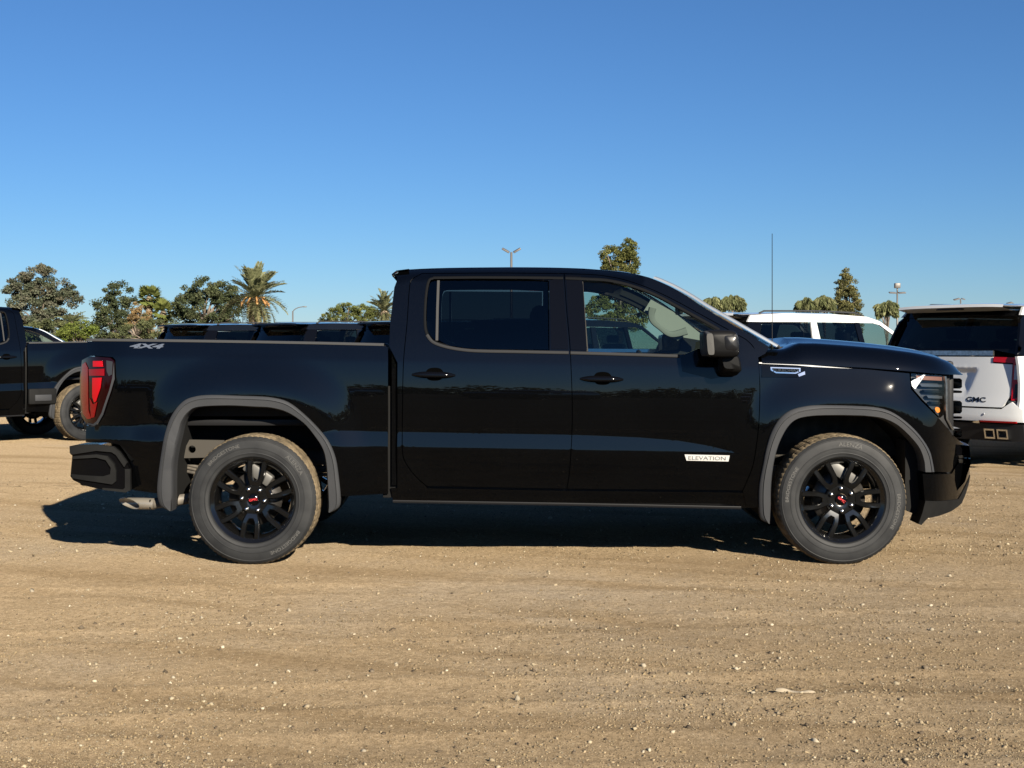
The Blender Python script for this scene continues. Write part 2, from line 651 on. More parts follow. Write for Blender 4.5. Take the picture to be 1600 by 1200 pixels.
# ---- traced outlines (photo pixels)
fl_r_out = [(265, 797), (252, 790), (246.5, 772), (247, 750), (252, 712), (259, 675), (270, 647), (287, 627), (305, 619.5), (330, 617), (380, 618.5),
            (400, 619), (425, 621), (450, 628), (475, 647), (500, 672), (515, 692), (525, 717), (530, 750), (532.5, 780), (529, 793), (516, 801)]
fl_r_in = [(269, 798), (269.5, 785), (270, 772), (270, 750), (271, 725), (275, 700), (280, 680), (285, 660), (295, 645), (310, 637), (355, 634.5), (400, 636.5),
           (425, 638), (450, 645), (475, 661), (492, 681), (505, 702), (510, 725), (512, 757), (513, 780), (513.5, 793), (514, 799)]
fl_f_out = [(1199, 817), (1187, 808), (1185, 772), (1187, 750), (1192, 725), (1197, 700), (1205, 675), (1217, 655), (1235, 641), (1260, 634.5), (1285, 633),
            (1335, 634), (1372, 637), (1397, 646), (1422, 665), (1440, 685), (1452, 705), (1457, 725), (1459, 737)]
fl_f_in = [(1202, 818), (1203.5, 795), (1204, 762), (1207, 732), (1212, 707), (1220, 685), (1232, 665), (1247, 654), (1272, 650), (1310, 649.5), (1335, 650), (1355, 651),
           (1380, 655), (1402, 666), (1422, 685), (1435, 702), (1441, 720), (1442, 730), (1442.5, 737)]
def mid(a, b, t=0.5):
    return [(p[0] * (1 - t) + q[0] * t, p[1] * (1 - t) + q[1] * t) for p, q in zip(a, b)]

# ---- bed
arch_r = S(crv(mid(fl_r_out, fl_r_in, 0.55)[2:20], 3))
bed_out = (S([(136, 533), (230, 533.5), (400, 536), (600, 540), (606.5, 541.5), (607, 560), (607, 640), (607, 772), (570, 774), (534, 776)])
           + arch_r[::-1] + S([(247, 771.5), (212, 767), (206.5, 765.5), (206.5, 730), (198, 711), (187, 696), (170, 692.5), (133.5, 691.5),
                               (134, 664), (146, 666), (154, 662.5), (162, 648), (174, 613), (179, 592), (180, 563), (176, 558.5), (140, 555.5), (136, 552), (134.5, 545)]))
bed_side = spanel('bed_side', bed_out, step=0.035)
bl = S([(135, 531.5), (200, 532), (300, 533.2), (400, 534.7), (500, 536.6), (600, 539)])
rail = []
for x, z in bl:
    y0 = -HW + side_off(x, z)
    rail.append([(x, y0 - 0.002, z - 0.006), (x, y0 - 0.004, z + 0.004), (x, y0 + 0.004, z + 0.010), (x, y0 + 0.06, z + 0.011), (x, y0 + 0.11, z + 0.008), (x, y0 + 0.11, z - 0.04)])
bed_rail = loft('bed_rail_cap', rail, mat('bed_rail_plastic', (0.060, 0.061, 0.062), 0.6, spec=0.1), T)
for o in (bed_side, bed_rail):
    mirror(o)
# bed tub
xa, xb = px_x(140), px_x(606)
zt, zb = 1.40, 0.92
rbox('bed_floor', ((xa + xb) / 2, 0, zb - 0.02), ((xb - xa) / 2, 0.82, 0.02), 0.004, M['dark'], T)
for s in (-1, 1):
    rbox('bed_inner_wall', ((xa + xb) / 2, s * 0.80, (zt + zb) / 2), ((xb - xa) / 2 - 0.01, 0.02, (zt - zb) / 2 - 0.02), 0.004, M['dark'], T)
rbox('bed_front_wall', (xb - 0.03, 0, 1.14), (0.02, 0.86, 0.26), 0.004, M['dark'], T)
# tailgate with its handle and step notch
tg = panel_mesh([(-0.80, 0.80), (0.80, 0.80), (0.80, 1.40), (0.77, 1.43), (-0.77, 1.43), (-0.80, 1.40)],
                lambda a, z: (xa + 0.005 - 0.03 * math.cos(a * 1.7) - (0.025 if z > 1.25 else 0), -a, z), 0.08, 0.05, (1, 0, 0))
tgo = link('tailgate', tg, M['black'], T)
rbox('handle', (xa - 0.055, 0, 1.20), (0.02, 0.14, 0.035), 0.012, M['dark'], tgo)

# ---- tail lamp
tl_out = [(128, 563), (140, 556.5), (172, 559), (178, 564), (177.3, 591), (172.5, 611), (160.5, 646), (152.5, 660.5), (145.5, 664), (134, 661), (127, 650), (124.8, 620), (125, 590)]
def tl_off(x, z):
    xr = px_x(165)
    return side_off(x, z) - 0.006 + (1.6 * (xr - x) ** 2 if x < xr else 0)
def lamp_panel(name, pts, extra, m, parent, thick=0.004, inset=0.0):
    return link(name, panel_mesh(S(pts, extra, tl_off), lambda x, z: (x, -HW + tl_off(x, z) + extra, z), 0.02, thick, (0, 1, 0), (), inset), m, parent)
tail = lamp_panel('tail_lamp', tl_out, 0.0, M['redsmoke'], T, 0.10)
lamp_panel('red_lens', [(128, 570), (133, 566), (137, 575), (137.5, 600), (138, 640), (142, 654), (136, 655), (129, 646), (126.5, 620), (126.8, 590)], -0.006, M['redlens'], tail)
lamp_panel('red_lens', [(145, 564), (160, 564), (161, 573), (145, 573)], -0.006, M['redbright'], tail)
lamp_panel('red_lens', [(138.5, 577), (163, 576), (163, 587), (139, 587)], -0.006, M['redlens'], tail)
lamp_panel('red_lens', [(144, 590.5), (159, 590), (157, 606), (150, 627), (147, 629), (144, 620)], -0.006, M['redbright'], tail)
lamp_panel('red_lens', [(140, 622), (145, 632), (152, 628), (147, 652), (142, 653)], -0.006, M['redlens'], tail)
lamp_panel('clear_lens', [(166, 563), (176, 565), (175, 585), (170, 588), (166.5, 580)], -0.006, mat('grey_lens', (0.03, 0.03, 0.032), 0.15, spec=0.4), tail)
lamp_panel('bezel', [(178, 566), (179, 592), (173, 612), (161, 648), (153.5, 661.5), (147, 665.5), (135, 663), (136, 660.5), (145.5, 662.5), (151, 658), (158.5, 645), (170.5, 610), (175.5, 590)], -0.007, M['trim'], tail)
mirror(tail)

# ---- rear bumper
bt = noisy(mat('bumper_plastic', (0.03, 0.03, 0.03), 0.6, spec=0.08), (0.009, 0.009, 0.009), (0.014, 0.014, 0.0135), 5, bump=0.1, bscale=420)
def rb_off(x, z):
    xr = px_x(150)
    return 0.035 + (1.2 * (xr - x) ** 2 if x < xr else 0)
def rbp(name, pts, extra, m, thick, parent, inset=0.0):
    return link(name, panel_mesh(S(pts, extra, rb_off), lambda x, z: (x, -HW + rb_off(x, z) + extra, z), 0.03, thick, (0, 1, 0), (), inset), m, parent)
rbump = rbp('rear_bumper', [(109, 697), (120, 695), (150, 694.5), (176, 697.5), (186, 706), (197, 722), (202.5, 733), (203, 766), (196, 769.5), (160, 765), (133, 759), (114, 750), (110, 744), (113, 712), (109, 708)], 0.008, M['gloss'], 0.20, T)
rbp('upper_trim', [(108.5, 697.5), (120, 695), (150, 694.5), (176.5, 698), (186, 706), (198, 723), (194, 730), (181, 711), (174, 706.5), (150, 704.5), (114, 710), (109, 708)], -0.012, bt, 0.03, rbump)
rbp('side_step', [(114, 713), (150, 710), (166, 712.5), (178, 726), (181, 737), (181, 752), (175, 757), (150, 753), (113, 747), (111, 741), (160, 744.5), (172, 741), (173, 731), (165, 719), (150, 715), (114, 717)], -0.012, bt, 0.03, rbump)
rbp('lower_trim', [(195, 733), (202.8, 733), (203.3, 766), (196, 769.5), (160, 765.5), (160, 762.5), (192, 765), (195, 762)], -0.010, bt, 0.03, rbump)
rbox('bumper_beam', (xa - 0.06, 0, 0.60), (0.05, 0.86, 0.11), 0.02, M['gloss'], rbump)
mirror(rbump, skip=('bumper_beam',))

# ---- wheel-arch flares and liners
def flare(pout, pin, name):
    a = S(crv(pout, 4)); b = S(crv(pin, 4))
    rows = []
    for (xo, zo), (xi, zi) in zip(a, b):
        row = []
        for t, pr in ((0.0, -0.012), (0.0, 0.012), (0.05, 0.020), (0.27, 0.027), (0.29, 0.021), (0.33, 0.021), (0.35, 0.029), (0.90, 0.026), (1.0, 0.014), (1.0, -0.03), (1.02, -0.10)):
            x, z = xo + (xi - xo) * t, zo + (zi - zo) * t
            row.append((x, -HW + max(0.012, side_off(x, z)) - pr, z))
        rows.append(row)
    o = loft(name, rows, M['trim'], T, flip=False)
    lin = [[(x, -HW + 0.06 + k, z + (0.012 if k else 0)) for k in (0.0, 0.06, 0.30, 0.62)] for x, z in b]
    l = loft('wheel_well_liner', lin, M['well'], T)
    return o, l
for o in flare(fl_r_out, fl_r_in, 'rear_wheel_flare') + flare(fl_f_out, fl_f_in, 'front_wheel_flare'):
    mirror(o)
# well back walls
for cx, hx, yy, z0 in ((px_x(391), 0.55, 0.56, 0.93), (px_x(1320), 0.52, 0.40, 0.80)):
    for s in (-1, 1):
        rbox('inner_wheel_well', (cx, s * yy, z0), (hx, 0.03, 0.22 if yy > 0.5 else 0.30), 0.005, M['well'], T)

# ---- cab side
rd_rear = crv([(659, 427.5), (645, 436), (640, 448), (636, 505), (630.5, 565), (629, 630), (628.5, 675), (629, 708), (635, 725), (650, 745), (667, 760)], 4)
bline = crv([(881.5, 427.5), (885, 480), (890, 535), (892.5, 580), (894, 625), (894, 662), (892.5, 700), (889.5, 740), (885.5, 764)], 4)
fd_front = crv([(1165, 530), (1177, 542), (1184.5, 562), (1187, 592), (1187, 630), (1184.5, 675), (1177, 725), (1166, 754), (1160, 767)], 4)
dtop_r = [(700, 427), (780, 426.5), (840, 427)]
dtop_f = crv([(881.5, 427.5), (925, 429), (950, 432), (975, 437), (1012, 449.5), (1050, 467), (1087, 487), (1125, 508), (1165, 530)], 4)
rw_hole = crv([(677, 435.5), (670, 440), (666, 462), (664.5, 500), (667, 519), (677, 532), (700, 540), (730, 544.5)], 4) + [(800, 546.5), (858, 547), (857, 438.5), (800, 436), (740, 435.2)]
fw_hole = [(910.5, 439.5)] + crv([(918, 439.5), (950, 441), (987, 450), (1025, 465), (1062, 485), (1104, 508), (1124, 519)], 4) + [(1120, 548), (1062, 553.5), (1000, 551.5), (919, 549), (917, 540)]
rdoor_out = S(rd_rear + [(760, 761.5), (885.5, 764)] + bline[::-1] + dtop_r[::-1])
fdoor_out = S(bline + [(1000, 765), (1160, 767)] + fd_front[::-1] + dtop_f[::-1][1:-1])
rear_door = spanel('rear_door', rdoor_out, holes=[S(rw_hole)], step=0.035)
front_door = spanel('front_door', fdoor_out, holes=[S(fw_hole)], step=0.035)

# glass, seals, black posts
spanel('door_glass', S([(687, 438), (856, 439.5), (857, 546.5), (800, 546), (730, 544), (700, 539.5), (684.5, 531)]), M['glass_tint'], 0.014, 0.06, 0.005, parent=rear_door, inset=0)
spanel('quarter_glass', S(crv([(683, 438), (676, 438.5), (671, 445), (668, 462), (666.5, 500), (669, 519), (678, 530), (681, 531.5)], 3)), M['glass_tint'], 0.014, 0.05, 0.005, parent=rear_door, inset=0)
ribbon('glass_divider', S([(685, 438), (683.5, 480), (682.5, 532)]), 0.016, 0.0, mat('divider_grey', (0.05, 0.05, 0.05), 0.6, spec=0.1), rear_door, 0.006)
spanel('black_post', S([(858, 438.5), (880, 429.5), (883.5, 480), (888, 535), (888.8, 546), (860, 546)]), M['gloss'], -0.004, 0.05, 0.006, parent=rear_door)
spanel('door_glass', S([(909, 439.5), (918, 439.5), (950, 441)] + crv([(987, 450), (1025, 465), (1062, 485), (1104, 508), (1124, 519)], 3) + [(1120, 548), (1062, 553.5), (1000, 551.5), (917, 549)]), M['glass_clear'], 0.014, 0.06, 0.005, parent=front_door, inset=0)
spanel('black_post', S([(883.5, 429.5), (908, 430.5), (911.5, 445), (917.5, 548), (891.5, 547), (889, 520), (886, 480)]), M['gloss'], -0.004, 0.05, 0.006, parent=front_door)
seal = mat('rubber_seal', (0.03, 0.03, 0.03), 0.5)
satin_black = mat('satin_black_trim', (0.0065, 0.007, 0.008), 0.7, spec=0.05)
ribbon('window_seal', S(crv([(677, 434.8), (670, 439), (665.5, 462), (663.8, 500), (666.3, 520), (676.5, 533), (700, 541)], 5)), 0.016, 0.007, satin_black, rear_door)
ribbon('window_seal', S([(677, 434), (740, 433.3), (800, 433.5), (858, 434), (880, 434.5)]), 0.017, 0.007, satin_black, rear_door)
ribbon('window_seal', S(crv([(883.5, 434.5), (918, 436), (950, 438), (987, 446.5), (1025, 461), (1062, 481), (1104, 504), (1124, 515.5)], 5)), 0.018, 0.007, satin_black, front_door)
ribbon('window_seal', S([(909.5, 440), (913, 490), (917.5, 549)]), 0.013, 0.005, mat('seal_grey', (0.03, 0.029, 0.026), 0.6, spec=0.1), front_door, 0.004)
ribbon('belt_molding', S(crv([(667, 523), (677, 534.5), (700, 542.5), (730, 547.2), (760, 548.6), (800, 549.3), (888.5, 551)], 5)), 0.020, 0.008, M['belt'], rear_door)
ribbon('belt_molding', S([(891.5, 551.2), (950, 552.8), (1010, 554.6), (1062, 556.3)]), 0.020, 0.008, M['belt'], front_door)

# door handles
def handle(cx, cy, door):
    cup = S(crv([(cx + 1.5 - 15, cy), (cx + 1.5 - 10, cy - 8.5), (cx + 1.5, cy - 10.5), (cx + 1.5 + 10, cy - 8.5), (cx + 1.5 + 15, cy), (cx + 1.5 + 10, cy + 8), (cx + 1.5, cy + 10), (cx + 1.5 - 10, cy + 8)], 3, True))
    spanel('cup_shade_oval', cup, mat('cup_shade_black', (0.0015, 0.0015, 0.0015), 0.9, spec=0.0), -0.002, 0.03, 0.003, parent=door, inset=0)  # flat near-black oval on the skin, painted shade of the recess behind the handle
    rows = []
    for i in range(13):
        t = -1 + 2 * i / 12
        px = cx + t * 34
        (x, z), = S([(px, cy + 1.0 + 0.6 * t)])
        hz = (0.006 + 0.017 * (1 - abs(t) ** 3.0))
        hy = 0.010 + 0.034 * (1 - abs(t) ** 4)
        y0 = -HW + side_off(x, z)
        rows.append([(x, y0 - hy * c + 0.004, z + hz * s) for c, s in ((0.0, 1.0), (0.55, 0.95), (0.9, 0.6), (1.0, 0.1), (0.95, -0.5), (0.6, -0.9), (0.0, -1.0))])
    loft('door_handle', rows, M['gloss'], door)
handle(677.5, 585, rear_door)
handle(940, 591.5, front_door)
# bright trim plate with lettering low on the front door
bd = S([(1069.5, 710), (1140, 711.5), (1138, 721), (1072.5, 719.5)])
plate = spanel('trim_plate', bd, mat('plate_silver', (0.62, 0.61, 0.58), 0.3, 0.25), -0.006, 0.03, 0.006, parent=front_door, inset=0)
(bx, bz), = S([(1104.5, 716)])
me = text_mesh('ELEVATION', 0.033, 0.001, sx=1.42)
link('lettering', remap(me, lambda c: Vector((bx + c.x, -HW + side_off(bx + c.x, bz) - 0.0075 - c.z, bz + c.y - RAKE * c.x))), mat('badge_letter', (0.10, 0.10, 0.10), 0.4), front_door)

# mirror
mb = mat('mirror_plastic', (0.006, 0.006, 0.0063), 0.4, spec=0.15)
msail = spanel('mirror_sail', S([(1063, 556), (1100, 541), (1122, 522), (1140, 540), (1150, 560), (1148, 585), (1112, 592), (1085, 585), (1066, 580)]), M['gloss'], -0.006, 0.03, 0.01, parent=front_door, inset=0)
def mloft(name, secs, m, par):
    """secs: (y, cx, cz, hx, hz, lean) rounded sections stacked along y"""
    rows = []
    for (y, cx, cz, hx, hz, ln) in secs:
        row = []
        for k in range(24):
            an = 2 * math.pi * k / 24
            c, s = math.cos(an), math.sin(an)
            ex = 0.42
            px_ = math.copysign(abs(c) ** ex, c) * hx
            pz_ = math.copysign(abs(s) ** ex, s) * hz
            row.append((cx + px_ + ln * pz_, y, cz + pz_))
        rows.append(row)
    return loft(name, rows, m, par, close=True)
mxx, mzz = px_x(1128, -0.2), px_z(537, -0.2)
mirror_head = mloft('door_mirror', [(-HW + 0.07, mxx + 0.01, mzz, 0.075, 0.07, 0.0), (-HW + 0.05, mxx + 0.01, mzz, 0.095, 0.080, -0.06), (-HW - 0.10, mxx, mzz, 0.107, 0.088, -0.08), (-HW - 0.19, mxx, mzz, 0.107, 0.086, -0.1),
                             (-HW - 0.215, mxx + 0.004, mzz, 0.095, 0.072, -0.1), (-HW - 0.222, mxx + 0.006, mzz, 0.06, 0.045, -0.1), (-HW - 0.2225, mxx + 0.006, mzz, 0.001, 0.001, 0)], mb, front_door)
mloft('mirror_bezel', [(-HW + 0.02, mxx - 0.076, mzz, 0.028, 0.079, -0.05), (-HW - 0.19, mxx - 0.080, mzz, 0.028, 0.079, -0.07), (-HW - 0.226, mxx - 0.074, mzz - 0.003, 0.021, 0.066, -0.08), (-HW - 0.2265, mxx - 0.07, mzz, 0.001, 0.001, 0)], mat('mirror_side_plastic', (0.055, 0.053, 0.049), 0.38, 0.1), front_door)
mloft('mirror_cap_inset', [(-HW - 0.15, mxx + 0.055, mzz + 0.005, 0.042, 0.046, -0.1), (-HW - 0.222, mxx + 0.055, mzz + 0.005, 0.042, 0.046, -0.1), (-HW - 0.229, mxx + 0.055, mzz + 0.005, 0.032, 0.036, -0.1), (-HW - 0.2295, mxx + 0.055, mzz, 0.001, 0.001, 0)], mat('mirror_cap', (0.010, 0.010, 0.011), 0.3, spec=0.4), front_door)
mloft('mirror_arm', [(-HW + 0.085, px_x(1137), px_z(572), 0.05, 0.055, 0.0), (-HW - 0.02, px_x(1141, -.1), px_z(573, -.1), 0.062, 0.060, -0.1), (-HW - 0.10, px_x(1141, -.1), px_z(568, -.1), 0.066, 0.055, -0.2), (-HW - 0.13, px_x(1141, -.1), px_z(566, -.1), 0.05, 0.04, -0.2), (-HW - 0.131, px_x(1140, -.1), px_z(566, -.1), 0.001, 0.001, 0)], mb, front_door)
# far-side doors
for o in (rear_door, front_door):
    mirror(o)

# ---- cab frame: rear corner, roof rail, windscreen pillar
cab_top = crv([(619, 440), (622, 424.5), (640, 420.5), (700, 418), (800, 417), (860, 417.5), (900, 418.6), (925, 420), (975, 424.6), (1007, 431), (1025, 437), (1050, 448.5), (1075, 463), (1100, 480), (1125, 495), (1150, 510), (1175, 525), (1203, 542)], 3)
frame_out = S([(620.5, 785), (620.5, 640), (620.5, 567), (613, 552), (607.5, 541), (609, 505), (615.5, 449)] + cab_top + [(1196, 553), (1185, 559)] + fd_front[:14][::-1] + dtop_f[::-1][1:] + dtop_r[::-1] + rd_rear + [(668, 764), (668, 785)])
cab_frame = spanel('cab_frame', frame_out, step=0.035, thick=0.05)
mirror(cab_frame)
# inner black shell behind the door gaps
shell_out = S([(624, 782), (624, 575), (613, 545), (613, 505), (620, 449), (630, 428)] + cab_top[8:-3] + [(1185, 560), (1190, 600), (1186, 690), (1175, 760), (1160, 785)], 0.035)
shell = spanel('inner_shell', shell_out, M['interior'], 0.035, 0.07, 0.03, holes=[S(rw_hole, 0.035), S(fw_hole, 0.035)], inset=0.006)
mirror(shell)
# rocker panel
rk = S([(610, 762), (668, 762.5), (885, 766.5), (1160, 769.5), (1188, 772), (1186, 794), (1160, 794.5), (885, 789), (640, 784.5), (613, 783)])
rocker = spanel('rocker_panel', rk, M['black'], 0.006, 0.03, 0.10)
ribbon('rocker_lip', S([(614, 783.5), (885, 788), (1158, 793.5)]), 0.018, 0.006, M['dark'], rocker, 0.004)
mirror(rocker)

rbox('gap_shade_plate', (px_x(611), 0, 0.78), (0.06, 0.90, 0.36), 0.004, M['well'], T)  # added dark plate, stands in for the shade between cab and bed
# ---- roof, windscreen, rear window
def roof_edge_y(x):
    return HW - side_off(x, roof_z(x) - 0.004) + 0.002
xr0, xr1 = px_x(618, 0.3), px_x(985, 0.3)
rows = []
for i in range(33):
    x = xr0 + (xr1 - xr0) * i / 32
    e = roof_edge_y(x)
    rows.append([(x + 0.05 * (1 - (j / 8 - 1) ** 2) * max(0, (i - 24) / 8), e * (j / 8 - 1), roof_z(x) - 0.004 + 0.028 * (1 - (j / 8 - 1) ** 2) ** 0.8) for j in range(17)])
loft('roof', rows, M['black'], T, flip=True)
hl = []
for i in range(17):
    x = xr0 + 0.05 + (xr1 - xr0 - 0.05) * i / 16
    e = roof_edge_y(x) - 0.02
    hl.append([(x, e * (j / 4 - 1), roof_z(x) - 0.055 - 0.02 * abs(j / 4 - 1) ** 6) for j in range(9)])
loft('headliner', hl, M['headliner'], T)
# rear roof spoiler
sp = []
for j in range(17):
    y = 0.74 * (j / 8 - 1)
    dx = 0.02 * (1 - (j / 8 - 1) ** 2)
    z0 = roof_z(xr0) + 0.02 * (1 - (j / 8 - 1) ** 2)
    x0 = px_x(615, 0.3) - dx
    sp.append([(x0 + 0.10, y, z0 + 0.012), (x0 + 0.02, y, z0 + 0.002), (x0 - 0.012, y, z0 - 0.022), (x0 - 0.008, y, z0 - 0.036), (x0 + 0.022, y, z0 - 0.070)])
loft('roof_spoiler', sp, M['black'], T)
# windscreen between the pillars
ws = []
for i in range(13):
    t = i / 12
    px = 990 + (1203 - 990) * t
    x = px_x(px, 0.3)
    z = roof_z(x) - 0.012
    e = HW - side_off(x, z) - 0.01
    ws.append([(x + 0.13 * (1 - (j / 6 - 1) ** 2) * (0.4 + 0.6 * t), e * (j / 6 - 1), z + 0.025 * (1 - (j / 6 - 1) ** 2)) for j in range(13)])
loft('windscreen', ws, M['glass_shield'], T, flip=True)
wedge = []
for px in np.linspace(1020, 1204, 20):
    x = px_x(px, 0.3)
    z = roof_z(x)
    y = -HW + side_off(x, z)
    wedge.append([(x - 0.004, y - 0.004, z - 0.004), (x + 0.004, y - 0.003, z + 0.006), (x + 0.016, y + 0.012, z + 0.008), (x + 0.02, y + 0.05, z + 0.002)])
mirror(loft('windscreen_molding', wedge, mat('pillar_bright_edge', (0.20, 0.22, 0.25), 0.35, 0.2), T))
# cab back wall with its window
cbx0, cbx1 = px_x(609, 0.1), px_x(620, 0.3)
def cb(a, z):
    t = min(1, max(0, (z - 1.38) / 0.5))
    return (cbx0 + 0.012 + (cbx1 - cbx0) * t, -a, z)
bw_hole = [(-0.55, 1.45), (0.55, 1.45), (0.52, 1.78), (-0.52, 1.78)]
link('cab_back', panel_mesh([(-0.93, 0.50), (0.93, 0.50), (0.93, 1.38), (0.73, 1.87), (-0.73, 1.87), (-0.93, 1.38)], cb, 0.1, 0.03, (1, 0, 0), [bw_hole]), M['black'], T)
link('back_window', panel_mesh(bw_hole, lambda a, z: tuple(Vector(cb(a, z)) + Vector((0.012, 0, 0))), 0.15, 0.005, (1, 0, 0)), M['glass_tint'], T)

# ---- bonnet
hc = [(px_x(p, 0.16), px_z(q, 0.16)) for p, q in ((1186, 547), (1200, 545), (1222, 546), (1236, 541), (1246, 536), (1275, 536), (1325, 539.5), (1375, 543.8), (1425, 550))]
hc += [(px_x(p, d), px_z(q, d)) for p, q, d in ((1462, 557, 0.22), (1487, 565, 0.30), (1499, 574, 0.36), (1504, 583, 0.40))]
hs_ = S([(1186, 567.5), (1265, 570.5), (1350, 574.5), (1425, 580.5), (1470, 584.5), (1500, 586)])
hx, hz = [p[0] for p in hc], [p[1] for p in hc]
sx_, sz_ = [p[0] for p in hs_], [p[1] for p in hs_]
rows = []
for x in np.linspace(hx[0], hx[-1], 44):
    zc = float(np.interp(x, hx, hz))
    zs = min(float(np.interp(x, sx_, sz_)), zc - 0.012)
    ys = -HW + side_off(x, zs) - 0.001
    yc = ys + 0.115
    h = zc - zs
    row = []
    for t, k in ((0, 0), (0.02, 0.10), (0.10, 0.30), (0.25, 0.52), (0.42, 0.72), (0.62, 0.87), (0.82, 0.96), (1.0, 1.0)):
        row.append((x, ys + (yc - ys) * t, zs + h * k))
    bow = 0.05 * sstep((x - 2.3) / 0.7)
    for j in range(1, 10):
        t = j / 9
        y = yc + (0 - yc) * t
        row.append((x + bow * t * (2 - t), y, zc + 0.006 * math.sin(t * math.pi) + (0.035 * sstep((t - 0.35) / 0.15) if 1.85 < x < 2.95 else 0.0)))
    full = row + [(p[0], -p[1], p[2]) for p in row[:-1][::-1]]
    rows.append(full)
loft('bonnet', rows, M['black'], T, flip=True)
# wiper cowl
rbox('wiper_cowl', (px_x(1222, 0.9) - 0.1, 0, 1.375), (0.10, 0.72, 0.02), 0.01, M['dark'], T)
rbox('wiper_arm', (px_x(1226, 0.25), -0.45, 1.395), (0.018, 0.30, 0.008), 0.004, M['dark'], T, rot=(0, 0, R(-8)))
# aerial
ax, az = px_x(1206.5, 0.24), px_z(545, 0.24)
tube('aerial', [(ax, -HW + 0.24, az - 0.02), (ax, -HW + 0.24, az + 0.04), (ax, -HW + 0.24, az + 0.05), (ax, -HW + 0.24, px_z(365, 0.24))], [0.012, 0.010, 0.0032, 0.0022], M['dark'], T, 6)

# ---- front fender
arch_f = S(crv(mid(fl_f_out, fl_f_in, 0.55)[2:], 3))
fender_out = S(fd_front[4:] + [(1165, 790), (1187, 794)]) + arch_f + S([(1486, 738), (1496, 721), (1496, 700), (1487, 677), (1470, 656), (1457, 643.5), (1440, 626.5), (1424, 608), (1421.5, 583)]) + S([(1350, 576.2), (1265, 572.3), (1187, 569.3)])
fender = spanel('front_fender', fender_out, step=0.03)
mirror(fender)
# fender vent with its badge
vent = spanel('vent_badge', S([(1190, 570.5), (1248, 572), (1258, 575), (1257, 582), (1247, 588.5), (1190, 588)]), M['gloss'], -0.004, 0.03, 0.006, parent=fender, inset=0)
ring = S([(1203.5, 573.5), (1250.5, 575), (1250.5, 580.5), (1243, 584), (1212, 583), (1204, 578.5)])
ring_i = S([(1206, 575.2), (1248, 576.6), (1248, 579.6), (1242, 582), (1213, 581.2), (1206.5, 577.6)])
spanel('badge_frame', ring, M['chrome'], -0.007, 0.02, 0.004, holes=[ring_i], parent=fender, inset=0)
spanel('vent_blade', S([(1190, 586), (1235, 587), (1256, 580), (1257, 584), (1246, 589), (1190, 589.5)]), M['chrome' if False else 'gloss'], -0.008, 0.02, 0.005, parent=fender, inset=0)
spanel('vent_blade', S([(1246, 584.5), (1257, 580), (1257.5, 585), (1248, 588.5)]), M['chrome'], -0.010, 0.02, 0.005, parent=fender, inset=0)
(bx2, bz2), = S([(1227.5, 579)])
me = text_mesh('TURBOMAX', 0.0255, 0.001, sx=1.25, bold=0.0006)
link('lettering', remap(me, lambda c: Vector((bx2 + c.x, -HW + side_off(bx2 + c.x, bz2) - 0.009 - c.z, bz2 + c.y - RAKE * c.x))), M['chrome'], fender)

# four-wheel-drive decal on the bed side: broad italic capitals with keyline
(dx4, dz4), = S([(227, 541)])
me = text_mesh('4X4', 0.040, 0.0006, shear=0.30, sx=3.0, bold=0.0018)
link('lettering', remap(me, lambda c: Vector((dx4 + c.x, -HW + side_off(dx4 + c.x, dz4 + c.y) - 0.0035 - c.z, dz4 + c.y - RAKE * c.x))), M['bluechrome'], bed_side)

# ---- head lamp and nose
hl_out = [(1423, 583.5), (1470, 586.5), (1475.5, 588), (1474.5, 648), (1469, 653), (1458, 641.5), (1441, 624), (1425.5, 606)]
lamp = spanel('head_lamp', S(hl_out, 0.07), mat('lamp_bowl', (0.06, 0.065, 0.07), 0.3, 0.4), 0.07, 0.03, 0.05, inset=0)
spanel('lens', S(hl_out), M['lens'], -0.001, 0.03, 0.004, parent=lamp, inset=0)
spanel('chrome_blade', S([(1424, 596), (1443, 585.5), (1446, 586), (1434, 602), (1430, 608), (1425, 603)], 0.02), mat('lamp_chrome', (0.7, 0.7, 0.68), 0.35, 0.6), 0.02, 0.03, 0.02, parent=lamp, inset=0)
spanel('side_reflector', S([(1432, 587), (1472, 589), (1472, 595), (1432, 593)], 0.02), mat('copper_reflector', (0.22, 0.10, 0.065), 0.35, 0.2), 0.02, 0.03, 0.02, parent=lamp, inset=0)
fin_a = mat('lamp_fin_grey', (0.10, 0.11, 0.12), 0.25, 0.6)
for q in (600, 609, 618, 627):
    spanel('lamp_fin', S([(1437 + (q - 600) * 0.6, q), (1473, q + 1), (1473, q + 5), (1440 + (q - 600) * 0.6, q + 4)], 0.03), (fin_a if q in (600, 618) else M['gloss']), 0.03, 0.03, 0.03, parent=lamp, inset=0)
spanel('amber_marker', S(crv([(1461, 638), (1464, 636), (1468, 638), (1468.5, 643), (1465, 645), (1462, 642)], 3, True), 0.012), M['amber'], 0.012, 0.01, 0.02, parent=lamp, inset=0)
cl = []
for px, py in ((1476, 588), (1478, 600), (1478, 640), (1479, 655), (1488, 672)):
    (x, z), = S([(px, py)])
    y = -HW + side_off(x, z)
    cl.append([(x - 0.012, y + 0.0, z), (x - 0.005, y - 0.012, z), (x + 0.010, y - 0.004, z), (x + 0.018, y + 0.02, z), (x + 0.01, y + 0.08, z)])
loft('daytime_light', cl, M['satin'], lamp)
mirror(lamp)
